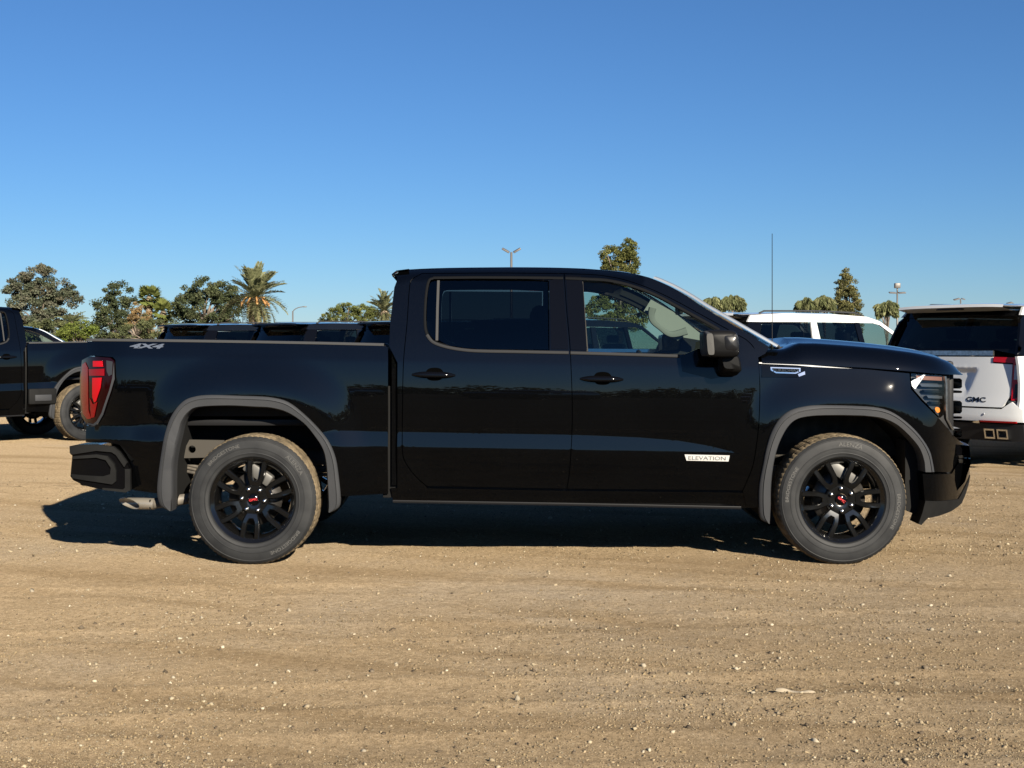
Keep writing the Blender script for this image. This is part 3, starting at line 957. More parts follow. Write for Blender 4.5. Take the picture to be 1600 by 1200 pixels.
# grille: surround and bars
gx = px_x(1499, 0.42)
rbox('grille', (gx - 0.10, 0, 0.98), (0.05, 0.66, 0.32), 0.02, M['dark'], T)
for z, hh in ((px_z(599, .4), 0.034), (px_z(612, .4), 0.008), (px_z(636, .4), 0.042), (px_z(652, .4), 0.008), (px_z(676, .4), 0.03)):
    rows = []
    for j in range(15):
        y = 0.66 * (j / 7 - 1)
        x = gx + 0.05 * (1 - (j / 7 - 1) ** 2)
        rows.append([(x - 0.09, y, z + hh), (x - 0.012, y, z + hh), (x, y, z + hh * 0.7), (x, y, z - hh * 0.7), (x - 0.012, y, z - hh), (x - 0.09, y, z - hh)])
    o = loft('grille_bar', rows, M['gloss'], T)
rbox('nose_core', (gx - 0.20, 0, 0.85), (0.10, 0.74, 0.42), 0.03, M['dark'], T)
# front bumper: corner, lower apron, mouth
fb = spanel('front_bumper', S([(1440.5, 740), (1486, 740), (1496, 724), (1514, 726), (1515, 741), (1507, 757), (1495, 780), (1444, 783)]), M['black'], -0.012, 0.03, 0.16, inset=0)
spanel('apron', S([(1444.5, 782), (1496, 779.5), (1508, 757), (1515, 742), (1513.5, 752), (1508, 770), (1501, 786), (1486, 797.5), (1448, 809), (1438, 820), (1433.5, 818), (1440, 800)]), bt, -0.020, 0.03, 0.18, parent=fb, inset=0)
spanel('corner_grille', S([(1489, 680), (1500, 690), (1514, 701), (1512, 712), (1497, 720), (1494, 705)]), M['gloss'], 0.0, 0.03, 0.10, parent=fb, inset=0)
spanel('fog_blade', S([(1497, 712), (1513.5, 710), (1514, 713.5), (1498, 716)]), M['satin'], -0.012, 0.03, 0.05, parent=fb, inset=0)
spanel('fog_blade', S([(1497, 718), (1513, 716.5), (1514.5, 721), (1498, 723)]), M['satin'], -0.012, 0.03, 0.05, parent=fb, inset=0)
spanel('bumper_liner', S([(1422, 690), (1446, 690), (1447, 792), (1438, 807), (1421, 800)]), M['well'], 0.10, 0.05, 0.20, parent=fb, inset=0)
mirror(fb)
rows = []
for j in range(17):
    y = 0.70 * (j / 8 - 1)
    x = px_x(1512, 0.36) + 0.10 * (1 - (j / 8 - 1) ** 2)
    rows.append([(x - 0.2, y, 0.76), (x, y, 0.74), (x + 0.01, y, 0.62), (x - 0.03, y, 0.50), (x - 0.11, y, 0.41), (x - 0.25, y, 0.38)])
loft('bumper_centre', rows, M['black'], T)

# ---- underbody
rbox('floor_pan', (px_x(890), 0, 0.54), (1.12, 0.86, 0.06), 0.02, M['under'], T)
rbox('bed_underside', (px_x(370), 0, 0.83), (0.95, 0.52, 0.05), 0.02, M['well'], T)
rbox('engine_bay', (px_x(1320), 0, 0.92), (0.60, 0.44, 0.28), 0.02, M['under'], T)
for s in (-1, 1):
    rbox('frame_rail', (-1.1, s * 0.46, 0.66), (1.62, 0.04, 0.07), 0.01, M['under'], T, rot=(0, R(0.8), 0))
    rbox('frame_rail', (1.6, s * 0.46, 0.52), (1.12, 0.04, 0.07), 0.01, M['frame'], T)
fr_pl = [(px_x(p, .3), px_z(q, .3)) for p, q in ((281, 716), (296, 687), (350, 688), (352, 714))]
hole = [(px_x(300 + 6 * math.cos(a), .3), px_z(702 + 6 * math.sin(a), .3)) for a in np.linspace(0, 2 * math.pi, 14)[:-1]]
mirror(link('spring_bracket', panel_mesh(fr_pl, lambda x, z: (x, -HW + 0.30, z), 0.05, 0.02, (0, 1, 0), [hole], 0), mat('bracket_steel', (0.055, 0.050, 0.043), 0.6, 0.0, 0.2), T))
for k, (q0, q1) in enumerate(((722, 735), (727, 740), (733, 745))):
    sp_ = tube('leaf_spring', [(px_x(272, .4), -HW + 0.42, px_z(q0, .4)), (px_x(330, .4), -HW + 0.42, px_z(q1, .4)), (WRX, -HW + 0.42, px_z(q1 + 4, .4)), (px_x(520, .4), -HW + 0.42, px_z(q0 + 8, .4))], 0.012, M['frame'], T)
    mirror(sp_)
tube('rear_axle', [(WRX, -0.8, 0.415), (WRX, -0.15, 0.415), (WRX, 0, 0.415), (WRX, 0.15, 0.415), (WRX, 0.8, 0.415)], [0.05, 0.055, 0.14, 0.055, 0.05], M['under'], T, 10)
tube('front_axle', [(WFX, -0.8, 0.415), (WFX, 0, 0.45), (WFX, 0.8, 0.415)], 0.04, M['under'], T)
for s in (-1, 1):
    tube('shock_absorber', [(WRX - 0.30, s * 0.52, 0.42), (WRX - 0.38, s * 0.55, 0.78)], 0.03, M['frame'], T)
    tube('control_arm', [(WFX, s * 0.75, 0.33), (WFX - 0.35, s * 0.48, 0.42)], 0.03, M['under'], T)
rbox('rear_mud_guard', (px_x(520), -0.80, 0.45), (0.012, 0.10, 0.10), 0.004, M['dark'], T)
# exhaust: oval bevel-cut tip and pipe
xt0, xt1, zt_ = px_x(199, .15), px_x(241, .15), px_z(787.5, .15)
rows, rin = [], []
for k, (t, sc_) in enumerate(((0.0, 1.0), (0.5, 1.0), (1.0, 1.0), (1.0, 0.86), (0.4, 0.86), (0.1, 0.8))):
    row = []
    for a in range(20):
        an = 2 * math.pi * a / 20
        py_, pz_ = 0.058 * math.cos(an) * sc_, 0.037 * math.sin(an) * sc_
        skew = 0.03 * math.sin(an) + 0.075 * math.cos(an)
        x = xt1 + (xt0 - xt1) * t
        row.append((x - skew * (1 if t == 1.0 else 0.0), -HW + 0.17 + 0.02 * t + py_, zt_ + pz_))
    rows.append(row)
loft('exhaust_tip', rows, mat('exhaust_steel', (0.34, 0.31, 0.26), 0.38, 0.5), T, close=True)
rbox('bore_shade_cap', (xt1 - 0.02, -HW + 0.17, zt_), (0.004, 0.05, 0.03), 0.002, M['well'], T)  # dark cap set inside the tip as the shade of its hollow
tube('exhaust_pipe', [(xt1 - 0.02, -HW + 0.17, zt_), (xt1 + 0.20, -HW + 0.30, zt_ + 0.02), (px_x(330), -HW + 0.55, 0.52), (px_x(420), -HW + 0.6, 0.62)], 0.036, M['frame'], T, 10)

# ---- cabin
rbox('dashboard', (px_x(1130) - 0.02, 0, 1.10), (0.20, 0.80, 0.16), 0.06, M['interior'], T)
for s in (-1, 1):
    rbox('door_trim', (px_x(890), s * 0.90, 0.98), (1.08, 0.02, 0.32), 0.01, M['interior'], T)
    rbox('seat', (0.62, s * 0.40, 0.88), (0.26, 0.26, 0.09), 0.05, M['seat'], T)
    rbox('seat_back', (0.30, s * 0.40, 1.18), (0.09, 0.25, 0.32), 0.06, M['seat'], T, rot=(0, R(-14), 0))
    rbox('headrest', (0.19, s * 0.40, 1.59), (0.05, 0.13, 0.085), 0.04, M['seat'], T, rot=(0, R(-10), 0))
    rbox('headrest', (-0.60, s * 0.42, 1.50), (0.05, 0.13, 0.07), 0.03, M['seat'], T)
rbox('rear_seat', (-0.40, 0, 0.86), (0.24, 0.72, 0.09), 0.05, M['seat'], T)
rbox('rear_seat_back', (-0.63, 0, 1.16), (0.08, 0.72, 0.28), 0.05, M['seat'], T, rot=(0, R(-12), 0))
tor = bmesh.new()
v_, f_ = [], []
for i in range(28):
    for j in range(8):
        a, b = 2 * math.pi * i / 28, 2 * math.pi * j / 8
        v_.append((0.016 * math.sin(b), (0.185 + 0.016 * math.cos(b)) * math.cos(a), (0.185 + 0.016 * math.cos(b)) * math.sin(a)))
for i in range(28):
    for j in range(8):
        f_.append((i * 8 + j, ((i + 1) % 28) * 8 + j, ((i + 1) % 28) * 8 + (j + 1) % 8, i * 8 + (j + 1) % 8))
tor.free()
sw = link('steering_wheel', raw(v_, f_), M['interior'], T)
sw.location = (1.02, 0.40, 1.19)
sw.rotation_euler = (0, R(-24), 0)
rbox('rear_view_mirror', (px_x(1062, 1.0), 0.0, 1.66), (0.015, 0.12, 0.035), 0.012, M['interior'], T)
# pale pillar trim with grab handle, far side shows through the glass
def far(px, py, dep=1.72):
    return (px_x(px, dep), px_z(py, dep))
pt = [far(*p) for p in ((1006, 486), (1017, 468), (1052, 487), (1102, 526), (1103, 533), (1068, 527), (1060, 532), (1040, 520), (1015, 492))]
ap_trim = link('pillar_trim', panel_mesh(pt, lambda x, z: (x, HW - 0.345 + 0.15 * (1.75 - z), z), 0.04, 0.02, (0, 1, 0), (), 0), M['pillar_trim'], T)
gh = [far(*p, 1.66) for p in ((1020, 481), (1018, 492), (1021, 502), (1032, 512), (1045, 521), (1056, 522), (1074, 517))]
gv = crv(gh, 4)
rows = []
for i, (x, z) in enumerate(gv):
    a, b = Vector(gv[max(i - 1, 0)]), Vector(gv[min(i + 1, len(gv) - 1)])
    t = (b - a).normalized(); nn = Vector((-t.y, t.x))
    y = HW - 0.40 + 0.15 * (1.75 - z)
    w = 0.018 + 0.012 * abs(2 * i / (len(gv) - 1) - 1)
    rows.append([(x + nn.x * w * c, y - 0.016 * s, z + nn.y * w * c) for c, s in ((-1, -0.6), (-0.8, 0.7), (0, 1), (0.8, 0.7), (1, -0.6), (0, -1))])
loft('grab_handle', rows, M['pillar_shade'], T, close=True)

# ================================================================== wheels
def ring_text(body, size, r, ang, y, m, parent, sx=1.0, bold=0.0):
    me = text_mesh(body, size, 0.0008, sx=sx, bold=bold)
    def f(c):
        rr = r + c.y
        a = ang - c.x / r
        return Vector((rr * math.cos(a), y - c.z, rr * math.sin(a)))
    return link('lettering', remap(me, f), m, parent)

def build_wheel(words, rot, R_=0.418, knobby=False):
    W = 0.1425
    # rim: barrel plus six forked spokes in one casting
    prof = [(0.12, 0.262), (0.10, 0.245), (0.02, 0.232), (-0.075, 0.232), (-0.098, 0.244), (-0.112, 0.252), (-0.118, 0.262), (-0.125, 0.266), (-0.129, 0.272), (-0.124, 0.277), (-0.112, 0.275)]
    v, f = lathe_geo(prof, 72)
    fork = [(0.064, 0.258), (0.061, 0.20), (0.057, 0.15), (0.047, 0.118), (0.034, 0.085), (-0.034, 0.085), (-0.047, 0.118), (-0.057, 0.15), (-0.061, 0.20), (-0.064, 0.258),
            (-0.029, 0.258), (-0.025, 0.17), (-0.021, 0.142), (-0.010, 0.124), (0.010, 0.124), (0.021, 0.142), (0.025, 0.17), (0.029, 0.258)]
    def yf(r):
        return float(np.interp(r, [0.08, 0.13, 0.20, 0.26], [-0.096, -0.108, -0.113, -0.110]))
    P2 = fork[::-1] if area2(fork) < 0 else fork
    inn = inset_poly(P2, 0.006)
    tess = tessellate_polygon([[Vector((p[0], p[1], 0)) for p in inn]])
    for k in range(6):
        a = rot + k * math.pi / 3
        ca, sa = math.cos(a), math.sin(a)
        def pt_(p, dy):
            s, r = p
            return (r * ca - s * sa, yf(r) + dy, r * sa + s * ca)
        b0 = len(v)
        n = len(P2)
        v += [pt_(p, 0.0) for p in inn] + [pt_(p, 0.007) for p in P2] + [pt_(p, 0.040) for p in P2]
        for t in tess:
            f.append(tuple(b0 + i for i in t))
        for i in range(n):
            j = (i + 1) % n
            f.append((b0 + i, b0 + j, b0 + n + j, b0 + n + i))
            f.append((b0 + n + i, b0 + n + j, b0 + 2 * n + j, b0 + 2 * n + i))
    hv, hf = lathe_geo([(-0.05, 0.10), (-0.085, 0.100), (-0.094, 0.092), (-0.096, 0.05), (-0.092, 0.038)], 36)
    b0 = len(v)
    v += hv
    f += [tuple(b0 + i for i in q) for q in hf]
    bm = bmesh.new()
    me0 = raw(v, f)
    bm.from_mesh(me0)
    bmesh.ops.recalc_face_normals(bm, faces=bm.faces)
    bpy.data.meshes.remove(me0)
    wheel = link('wheel', bm_mesh(bm, True, 32), M['rim'], T)
    # tyre
    sh = 0.010 if knobby else 0.0035
    pr = [(0.115, 0.268), (0.135, 0.290), (0.142, 0.335), (0.139, 0.375), (0.128, 0.400), (0.120, 0.4075), (0.105, 0.4145),
          (0.081, 0.4175), (0.079, 0.409), (0.073, 0.409), (0.071, 0.418), (0.033, 0.4185), (0.031, 0.4095), (0.025, 0.4095), (0.023, 0.4185),
          (-0.023, 0.4185), (-0.025, 0.4095), (-0.031, 0.4095), (-0.033, 0.4185), (-0.071, 0.418), (-0.073, 0.409), (-0.079, 0.409), (-0.081, 0.4175),
          (-0.105, 0.4145), (-0.120, 0.4075), (-0.128, 0.400), (-0.1325, 0.392), (-0.1355, 0.390), (-0.1365, 0.387), (-0.1355, 0.384), (-0.1385, 0.374), (-0.1412, 0.352), (-0.1425, 0.338), (-0.1445, 0.336), (-0.1445, 0.333), (-0.1425, 0.331), (-0.1425, 0.318), (-0.141, 0.306), (-0.1420, 0.304), (-0.1420, 0.301), (-0.1385, 0.299), (-0.134, 0.288), (-0.133, 0.281), (-0.126, 0.276), (-0.118, 0.270)]
    lugs = {5, 6, 7, 22, 23, 24}
    def md(k, i):
        if i in lugs and k % 4 == 0:
            return -sh * (1.0 if i not in (6, 23) else 1.6)
        if 9 < i < 20 and k % 8 == 0:
            return -0.004
        return 0.0
    tv, tf = lathe_geo(pr, 288, mod=md)
    n = len(pr)
    mi = []
    for k in range(288):
        for i in range(n - 1):
            mi.append(1 if 5 <= i <= 23 else 0)
    me = raw(tv, tf, True, mi)
    me.set_sharp_from_angle(angle=R(28))
    tyre = link('tyre', me, [M['tyre'], M['tread']], wheel)
    # cap, nuts, brake
    cv, cf = lathe_geo([(-0.088, 0.036), (-0.100, 0.036), (-0.104, 0.033), (-0.1045, 0.0)], 28)
    link('centre_cap', raw(cv, cf), M['gloss'], wheel)
    for k in range(6):
        a = rot + (k + 0.5) * math.pi / 3
        nv, nf = lathe_geo([(-0.090, 0.0125), (-0.106, 0.0125), (-0.113, 0.011), (-0.1165, 0.006), (-0.117, 0.0)], 12)
        nu = link('lug_nut', raw(nv, nf), M['nut'], wheel)
        nu.location = (0.073 * math.cos(a), 0, 0.073 * math.sin(a))
    dv, df = lathe_geo([(-0.045, 0.09), (-0.06, 0.088), (-0.035, 0.092), (-0.030, 0.095), (-0.030, 0.172), (-0.005, 0.172), (-0.005, 0.09)], 40)
    link('brake_disc', raw(dv, df), M['disc'], wheel)
    rbox('brake_caliper', (0.02, -0.02, 0.165), (0.10, 0.045, 0.040), 0.015, mat('caliper_grey', (0.11, 0.107, 0.10), 0.5, 0.3), wheel, rot=(0, R(35), 0))
    # stick-on weights / bright casting spots on the barrel
    me = text_mesh('GMC', 0.022, 0.0006, sx=1.15, bold=0.0004)
    cr_, sr_ = math.cos(words['cap']), math.sin(words['cap'])
    link('lettering', remap(me, lambda c: Vector((c.x * cr_ - c.y * sr_, -0.1052 - c.z, c.x * sr_ + c.y * cr_))), M['red'], wheel)
    for body, size, r, ang, sx in words['tyre']:
        ring_text(body, size, r, R(ang), -0.1418, M['emboss'], wheel, sx)
    return wheel

yo = HW - 0.035 - 0.1425
wr = build_wheel({'cap': R(10), 'tyre': [('BRIDGESTONE', 0.030, 0.356, 122, 1.2), ('ALENZA', 0.036, 0.357, 40, 1.15), ('BRIDGESTONE', 0.030, 0.356, -52, 1.2)]}, R(84))
wr.location = (WRX, -yo, 0.413)
wf = build_wheel({'cap': R(-38), 'tyre': [('BRIDGESTONE', 0.030, 0.356, 163, 1.2), ('ALENZA', 0.036, 0.357, 82, 1.15), ('BRIDGESTONE', 0.030, 0.356, -12, 1.2)]}, R(2))
wf.location = (WFX, -yo, 0.413)
for w in (wr, wf):
    c = copy_tree(w, T, skip=('lettering',))
    c.scale = (1, -1, 1)
    c.location = (w.location.x, yo, w.location.z)
# ================================================================== ground
def vnoise(x, y, scale, seed):
    r = np.random.default_rng(seed)
    g = r.random((256, 256))
    X, Y = x / scale, y / scale
    xi, yi = np.floor(X).astype(int), np.floor(Y).astype(int)
    fx, fy = X - xi, Y - yi
    fx, fy = fx * fx * (3 - 2 * fx), fy * fy * (3 - 2 * fy)
    a = g[xi % 256, yi % 256]; b = g[(xi + 1) % 256, yi % 256]
    c = g[xi % 256, (yi + 1) % 256]; d = g[(xi + 1) % 256, (yi + 1) % 256]
    return (a * (1 - fx) + b * fx) * (1 - fy) + (c * (1 - fx) + d * fx) * fy - 0.5
def ground_z(x, y):
    x = np.asarray(x, float); y = np.asarray(y, float)
    z = 0.022 * vnoise(x + 40, (y + 80) * 2.2, 1.9, 1) + 0.012 * vnoise(x + 90, (y + 90) * 1.5, 0.55, 2)
    z += 0.007 * vnoise(x + 120, y + 70, 0.16, 3) + 0.0065 * vnoise(x + 33, y + 55, 0.055, 4)
    # wheel tracks running across the lot in front of the truck
    for y0, am, ph, w, dp in ((-1.75, 0.12, 0.3, 0.13, 0.013), (-3.05, 0.16, 1.2, 0.15, 0.017), (-0.75, 0.09, 2.2, 0.12, 0.009), (-3.75, 0.10, 2.0, 0.14, 0.014)):
        c = y0 + am * np.sin(x * 0.55 + ph) + 0.06 * x
        d = (y - c) / w
        z -= dp * np.exp(-d ** 4) * (0.8 + 0.25 * np.sin(x * 62 + 8 * d) * np.exp(-d * d)) * (0.6 + vnoise(x + 7, y + 9, 0.9, 5))
        z += dp * 0.5 * np.exp(-((np.abs(d) - 1.35) / 0.3) ** 2)
    # level under the wheels
    for wx in (WRX, WFX):
        for wy in (HW - yo, HW + yo):
            k = np.exp(-(((x - wx) / 0.34) ** 2 + ((y - wy) / 0.30) ** 2))
            z = z * (1 - k) + 0.001 * k
    return z * np.exp(-(np.maximum(0, np.abs(x) - 8) / 6) ** 2) * np.exp(-(np.maximum(0, y - 9) / 6) ** 2)
def axis(lo, hi, st, far_lo, far_hi, n=26):
    core = np.arange(lo, hi + st / 2, st)
    k = np.arange(1, n + 1) / n
    return np.concatenate([(lo - (lo - far_lo) * (k ** 4))[::-1], core, hi + (far_hi - hi) * (k ** 4)])
gxs = axis(-5.6, 5.6, 0.028, -700, 700)
gys = axis(-4.1, 4.6, 0.028, -300, 1200)
GX, GY = np.meshgrid(gxs, gys)
GZ = ground_z(GX, GY)
co = np.stack([GX, GY, GZ], -1).reshape(-1, 3).astype(np.float32)
ny, nx = GX.shape
idx = np.arange(nx * ny).reshape(ny, nx)
q = np.stack([idx[:-1, :-1], idx[:-1, 1:], idx[1:, 1:], idx[1:, :-1]], -1).reshape(-1, 4).astype(np.int32)
def np_mesh(co, q, smooth=True, k=4):
    me = bpy.data.meshes.new('mesh')
    me.vertices.add(len(co)); me.vertices.foreach_set('co', np.ascontiguousarray(co, np.float32).ravel())
    me.loops.add(q.size); me.loops.foreach_set('vertex_index', np.ascontiguousarray(q, np.int32).ravel())
    me.polygons.add(len(q))
    me.polygons.foreach_set('loop_start', np.arange(0, q.size, k, dtype=np.int32))
    if smooth:
        me.polygons.foreach_set('use_smooth', np.ones(len(q), bool))
    me.update(calc_edges=True)
    return me
dirt = mat('packed_dirt', (0.27, 0.2, 0.11), 0.95, spec=0.0)
nodes(dirt)[2].inputs['Diffuse Roughness'].default_value = 1.0
n, l, b = nodes(dirt)
tc = n.new('ShaderNodeTexCoord')
def nz(scale, detail, rough=0.55, vec=None, stretch=None):
    t = n.new('ShaderNodeTexNoise')
    t.inputs['Scale'].default_value = scale; t.inputs['Detail'].default_value = detail; t.inputs['Roughness'].default_value = rough
    if stretch:
        mp_ = n.new('ShaderNodeMapping'); mp_.inputs['Scale'].default_value = stretch
        l.new(tc.outputs['Object'], mp_.inputs['Vector']); l.new(mp_.outputs[0], t.inputs['Vector'])
    else:
        l.new(tc.outputs['Object'], t.inputs['Vector'])
    return t
def ramp(src, p0, c0, p1, c1):
    r_ = n.new('ShaderNodeValToRGB')
    r_.color_ramp.elements[0].position = p0; r_.color_ramp.elements[0].color = (*c0, 1)
    r_.color_ramp.elements[1].position = p1; r_.color_ramp.elements[1].color = (*c1, 1)
    l.new(src.outputs['Fac'], r_.inputs['Fac'])
    return r_
def mix(fac, a, b_, mode='MIX', f=None):
    m_ = n.new('ShaderNodeMix'); m_.data_type = 'RGBA'; m_.blend_type = mode
    if fac is None:
        m_.inputs[0].default_value = f
    else:
        l.new(fac, m_.inputs[0])
    for s_, i in ((a, 6), (b_, 7)):
        if isinstance(s_, tuple):
            m_.inputs[i].default_value = (*s_, 1)
        else:
            l.new(s_, m_.inputs[i])
    return m_
big = ramp(nz(0.6, 5, stretch=(0.6, 1.1, 1)), 0.33, (0.308, 0.232, 0.144), 0.68, (0.360, 0.277, 0.177))
grey = nz(0.33, 5, 0.6)
gr = ramp(grey, 0.50, (0, 0, 0), 0.68, (1, 1, 1))
c1 = mix(gr.outputs[0], big.outputs[0], (0.320, 0.262, 0.190))
trk = n.new('ShaderNodeTexNoise'); trk.inputs['Scale'].default_value = 1.0; trk.inputs['Detail'].default_value = 3; trk.inputs['Roughness'].default_value = 0.45
tm = n.new('ShaderNodeMapping'); tm.vector_type = 'TEXTURE'; tm.inputs['Rotation'].default_value = (0, 0, R(-19)); tm.inputs['Scale'].default_value = (2.6, 0.36, 1); tm.inputs['Location'].default_value = (3.1, 1.7, 0)
l.new(tc.outputs['Object'], tm.inputs['Vector']); l.new(tm.outputs[0], trk.inputs['Vector'])
tr_ = ramp(trk, 0.50, (0, 0, 0), 0.66, (0.75, 0.75, 0.75))
c1 = mix(tr_.outputs[0], c1.outputs[2], (0.245, 0.178, 0.105))
fine = ramp(nz(34, 6, 0.7), 0.30, (0.62, 0.60, 0.57), 0.70, (1.28, 1.30, 1.32))
c2 = mix(None, c1.outputs[2], fine.outputs[0], 'MULTIPLY', 0.85)
grit = ramp(nz(210, 3, 0.6), 0.34, (0.50, 0.48, 0.46), 0.62, (1.12, 1.12, 1.12))
c3 = mix(None, c2.outputs[2], grit.outputs[0], 'MULTIPLY', 0.75)
vo = n.new('ShaderNodeTexVoronoi'); vo.inputs['Scale'].default_value = 46; vo.inputs['Randomness'].default_value = 1
l.new(tc.outputs['Object'], vo.inputs['Vector'])
lt_ = n.new('ShaderNodeMath'); lt_.operation = 'LESS_THAN'; lt_.inputs[1].default_value = 0.16
l.new(vo.outputs['Distance'], lt_.inputs[0])
sepc = n.new('ShaderNodeSeparateColor'); l.new(vo.outputs['Color'], sepc.inputs[0])
gt_ = n.new('ShaderNodeMath'); gt_.operation = 'GREATER_THAN'; gt_.inputs[1].default_value = 0.80
l.new(sepc.outputs[0], gt_.inputs[0])
an_ = n.new('ShaderNodeMath'); an_.operation = 'MULTIPLY'; l.new(lt_.outputs[0], an_.inputs[0]); l.new(gt_.outputs[0], an_.inputs[1])
c4 = mix(an_.outputs[0], c3.outputs[2], (0.42, 0.345, 0.235))
l.new(c4.outputs[2], b.inputs['Base Color'])
bsum = n.new('ShaderNodeMath'); bsum.operation = 'ADD'
h1, h2 = nz(60, 6, 0.75), nz(300, 3, 0.6)
sc_ = n.new('ShaderNodeMath'); sc_.operation = 'MULTIPLY'; sc_.inputs[1].default_value = 0.35
l.new(h2.outputs['Fac'], sc_.inputs[0]); l.new(h1.outputs['Fac'], bsum.inputs[0]); l.new(sc_.outputs[0], bsum.inputs[1])
bp = n.new('ShaderNodeBump'); bp.inputs['Strength'].default_value = 0.8; bp.inputs['Distance'].default_value = 0.022
l.new(bsum.outputs[0], bp.inputs['Height']); l.new(bp.outputs['Normal'], b.inputs['Normal'])
ground = link('ground', np_mesh(co, q), dirt)
ground['kind'] = 'structure'
ground['label'] = 'packed tan dirt of the vehicle lot with faint wheel tracks'

# loose stones
ico = bmesh.new()
bmesh.ops.create_icosphere(ico, subdivisions=1, radius=1.0)
IV = np.array([v.co[:] for v in ico.verts]); IF = np.array([[v.index for v in f.verts] for f in ico.faces])
ico.free()
OV = np.array([(1, 0, 0), (-1, 0, 0), (0, 1, 0), (0, -1, 0), (0, 0, 1), (0, 0, -1)], float)
OF = np.array([(0, 2, 4), (2, 1, 4), (1, 3, 4), (3, 0, 4), (2, 0, 5), (1, 2, 5), (3, 1, 5), (0, 3, 5)])
def stones(n_, smin, smax, pw, cols, patch=None, IV=IV, IF=IF, near=1.15):
    K = len(IV)
    dep = 3.9 + (13.5 - 3.9) * rng.random(n_ * 3) ** near
    x = (rng.random(n_ * 3) * 2 - 1) * (dep * 0.45 + 0.5)
    y = dep - D
    keep = np.ones(len(x), bool)
    if patch is not None:
        pv = vnoise(x + 50, y + 50, 1.1, 21) + 0.5 * vnoise(x + 20, y + 10, 0.4, 22) + 0.05 * x
        keep = rng.random(len(x)) < np.clip(0.42 + 1.0 * pv, 0.10, 1)
    x, y = x[keep][:n_], y[keep][:n_]
    m_ = len(x)
    s = smin + (smax - smin) * rng.random(m_) ** pw
    sh_ = 1 + 0.40 * rng.standard_normal((m_, K, 1)).clip(-1, 1)
    an = rng.random((m_, 3)) * 6.28
    V = IV[None] * sh_ * np.stack([1 + 0.4 * rng.random(m_), 0.75 + 0.3 * rng.random(m_), 0.6 + 0.3 * rng.random(m_)], -1)[:, None, :]
    ca, sa = np.cos(an[:, 0])[:, None], np.sin(an[:, 0])[:, None]
    cb_, sb2 = np.cos(an[:, 1] * 0.15)[:, None], np.sin(an[:, 1] * 0.15)[:, None]
    V = np.stack([V[..., 0] * cb_ - V[..., 2] * sb2, V[..., 1], V[..., 0] * sb2 + V[..., 2] * cb_], -1)
    V = np.stack([V[..., 0] * ca - V[..., 1] * sa, V[..., 0] * sa + V[..., 1] * ca, V[..., 2]], -1) * s[:, None, None]
    V += np.stack([x, y, ground_z(x, y) + s * 0.25], -1)[:, None, :]
    Fq = IF[None] + (np.arange(m_) * K)[:, None, None]
    ci = rng.integers(0, len(cols), m_)
    C = np.array(cols)[ci] * (0.8 + 0.4 * rng.random((m_, 1)))
    return V.reshape(-1, 3), Fq.reshape(-1, 3), np.repeat(C, K, axis=0)
tan_ = [(0.26, 0.195, 0.11), (0.21, 0.155, 0.09), (0.30, 0.23, 0.14), (0.16, 0.115, 0.065)]
pale = [(0.36, 0.30, 0.20), (0.30, 0.24, 0.155), (0.42, 0.36, 0.26), (0.26, 0.205, 0.13), (0.09, 0.068, 0.045), (0.12, 0.09, 0.06)]
pale2 = [(0.30, 0.25, 0.17), (0.26, 0.21, 0.14), (0.34, 0.29, 0.21), (0.14, 0.11, 0.075)]
sa_ = stones(16000, 0.0020, 0.0075, 2.0, tan_, patch=True)
sb_ = stones(3800, 0.003, 0.010, 2.2, pale, patch=True)
grit_ = stones(95000, 0.0014, 0.0046, 1.6, [(0.27, 0.205, 0.12), (0.22, 0.165, 0.10), (0.31, 0.245, 0.15), (0.13, 0.098, 0.06), (0.24, 0.20, 0.14)], True, OV, OF, 1.7)
sc__ = stones(210, 0.006, 0.015, 2.0, pale2)
def attr_mat(name, rough=0.9, trans=0.0):
    m = mat(name, (0.3, 0.3, 0.3), rough, spec=0.2)
    n_, l_, b_ = nodes(m)
    at_ = n_.new('ShaderNodeAttribute'); at_.attribute_name = 'tone'
    l_.new(at_.outputs['Color'], b_.inputs['Base Color'])
    if trans:
        tl = n_.new('ShaderNodeBsdfTranslucent'); l_.new(at_.outputs['Color'], tl.inputs['Color'])
        mx = n_.new('ShaderNodeMixShader'); mx.inputs[0].default_value = trans
        out = [x for x in n_ if x.type == 'OUTPUT_MATERIAL'][0]
        l_.new(b_.outputs[0], mx.inputs[1]); l_.new(tl.outputs[0], mx.inputs[2]); l_.new(mx.outputs[0], out.inputs['Surface'])
    return m
def set_tone(me, C):
    at_ = me.color_attributes.new('tone', 'FLOAT_COLOR', 'POINT')
    at_.data.foreach_set('color', np.concatenate([C, np.ones((len(C), 1))], 1).astype(np.float32).ravel())
sets = [sa_, sb_, sc__, grit_]
ofs = np.cumsum([0] + [len(s_[0]) for s_ in sets])
V = np.concatenate([s_[0] for s_ in sets])
Fq = np.concatenate([s_[1] + o_ for s_, o_ in zip(sets, ofs)])
me = np_mesh(V, Fq, False, 3)
set_tone(me, np.concatenate([s_[2] for s_ in sets]))
gravel = link('gravel', me, attr_mat('stone'))
gravel['kind'] = 'stuff'
gravel['label'] = 'loose pale stones and grit scattered over the dirt'
gravel['category'] = 'gravel'
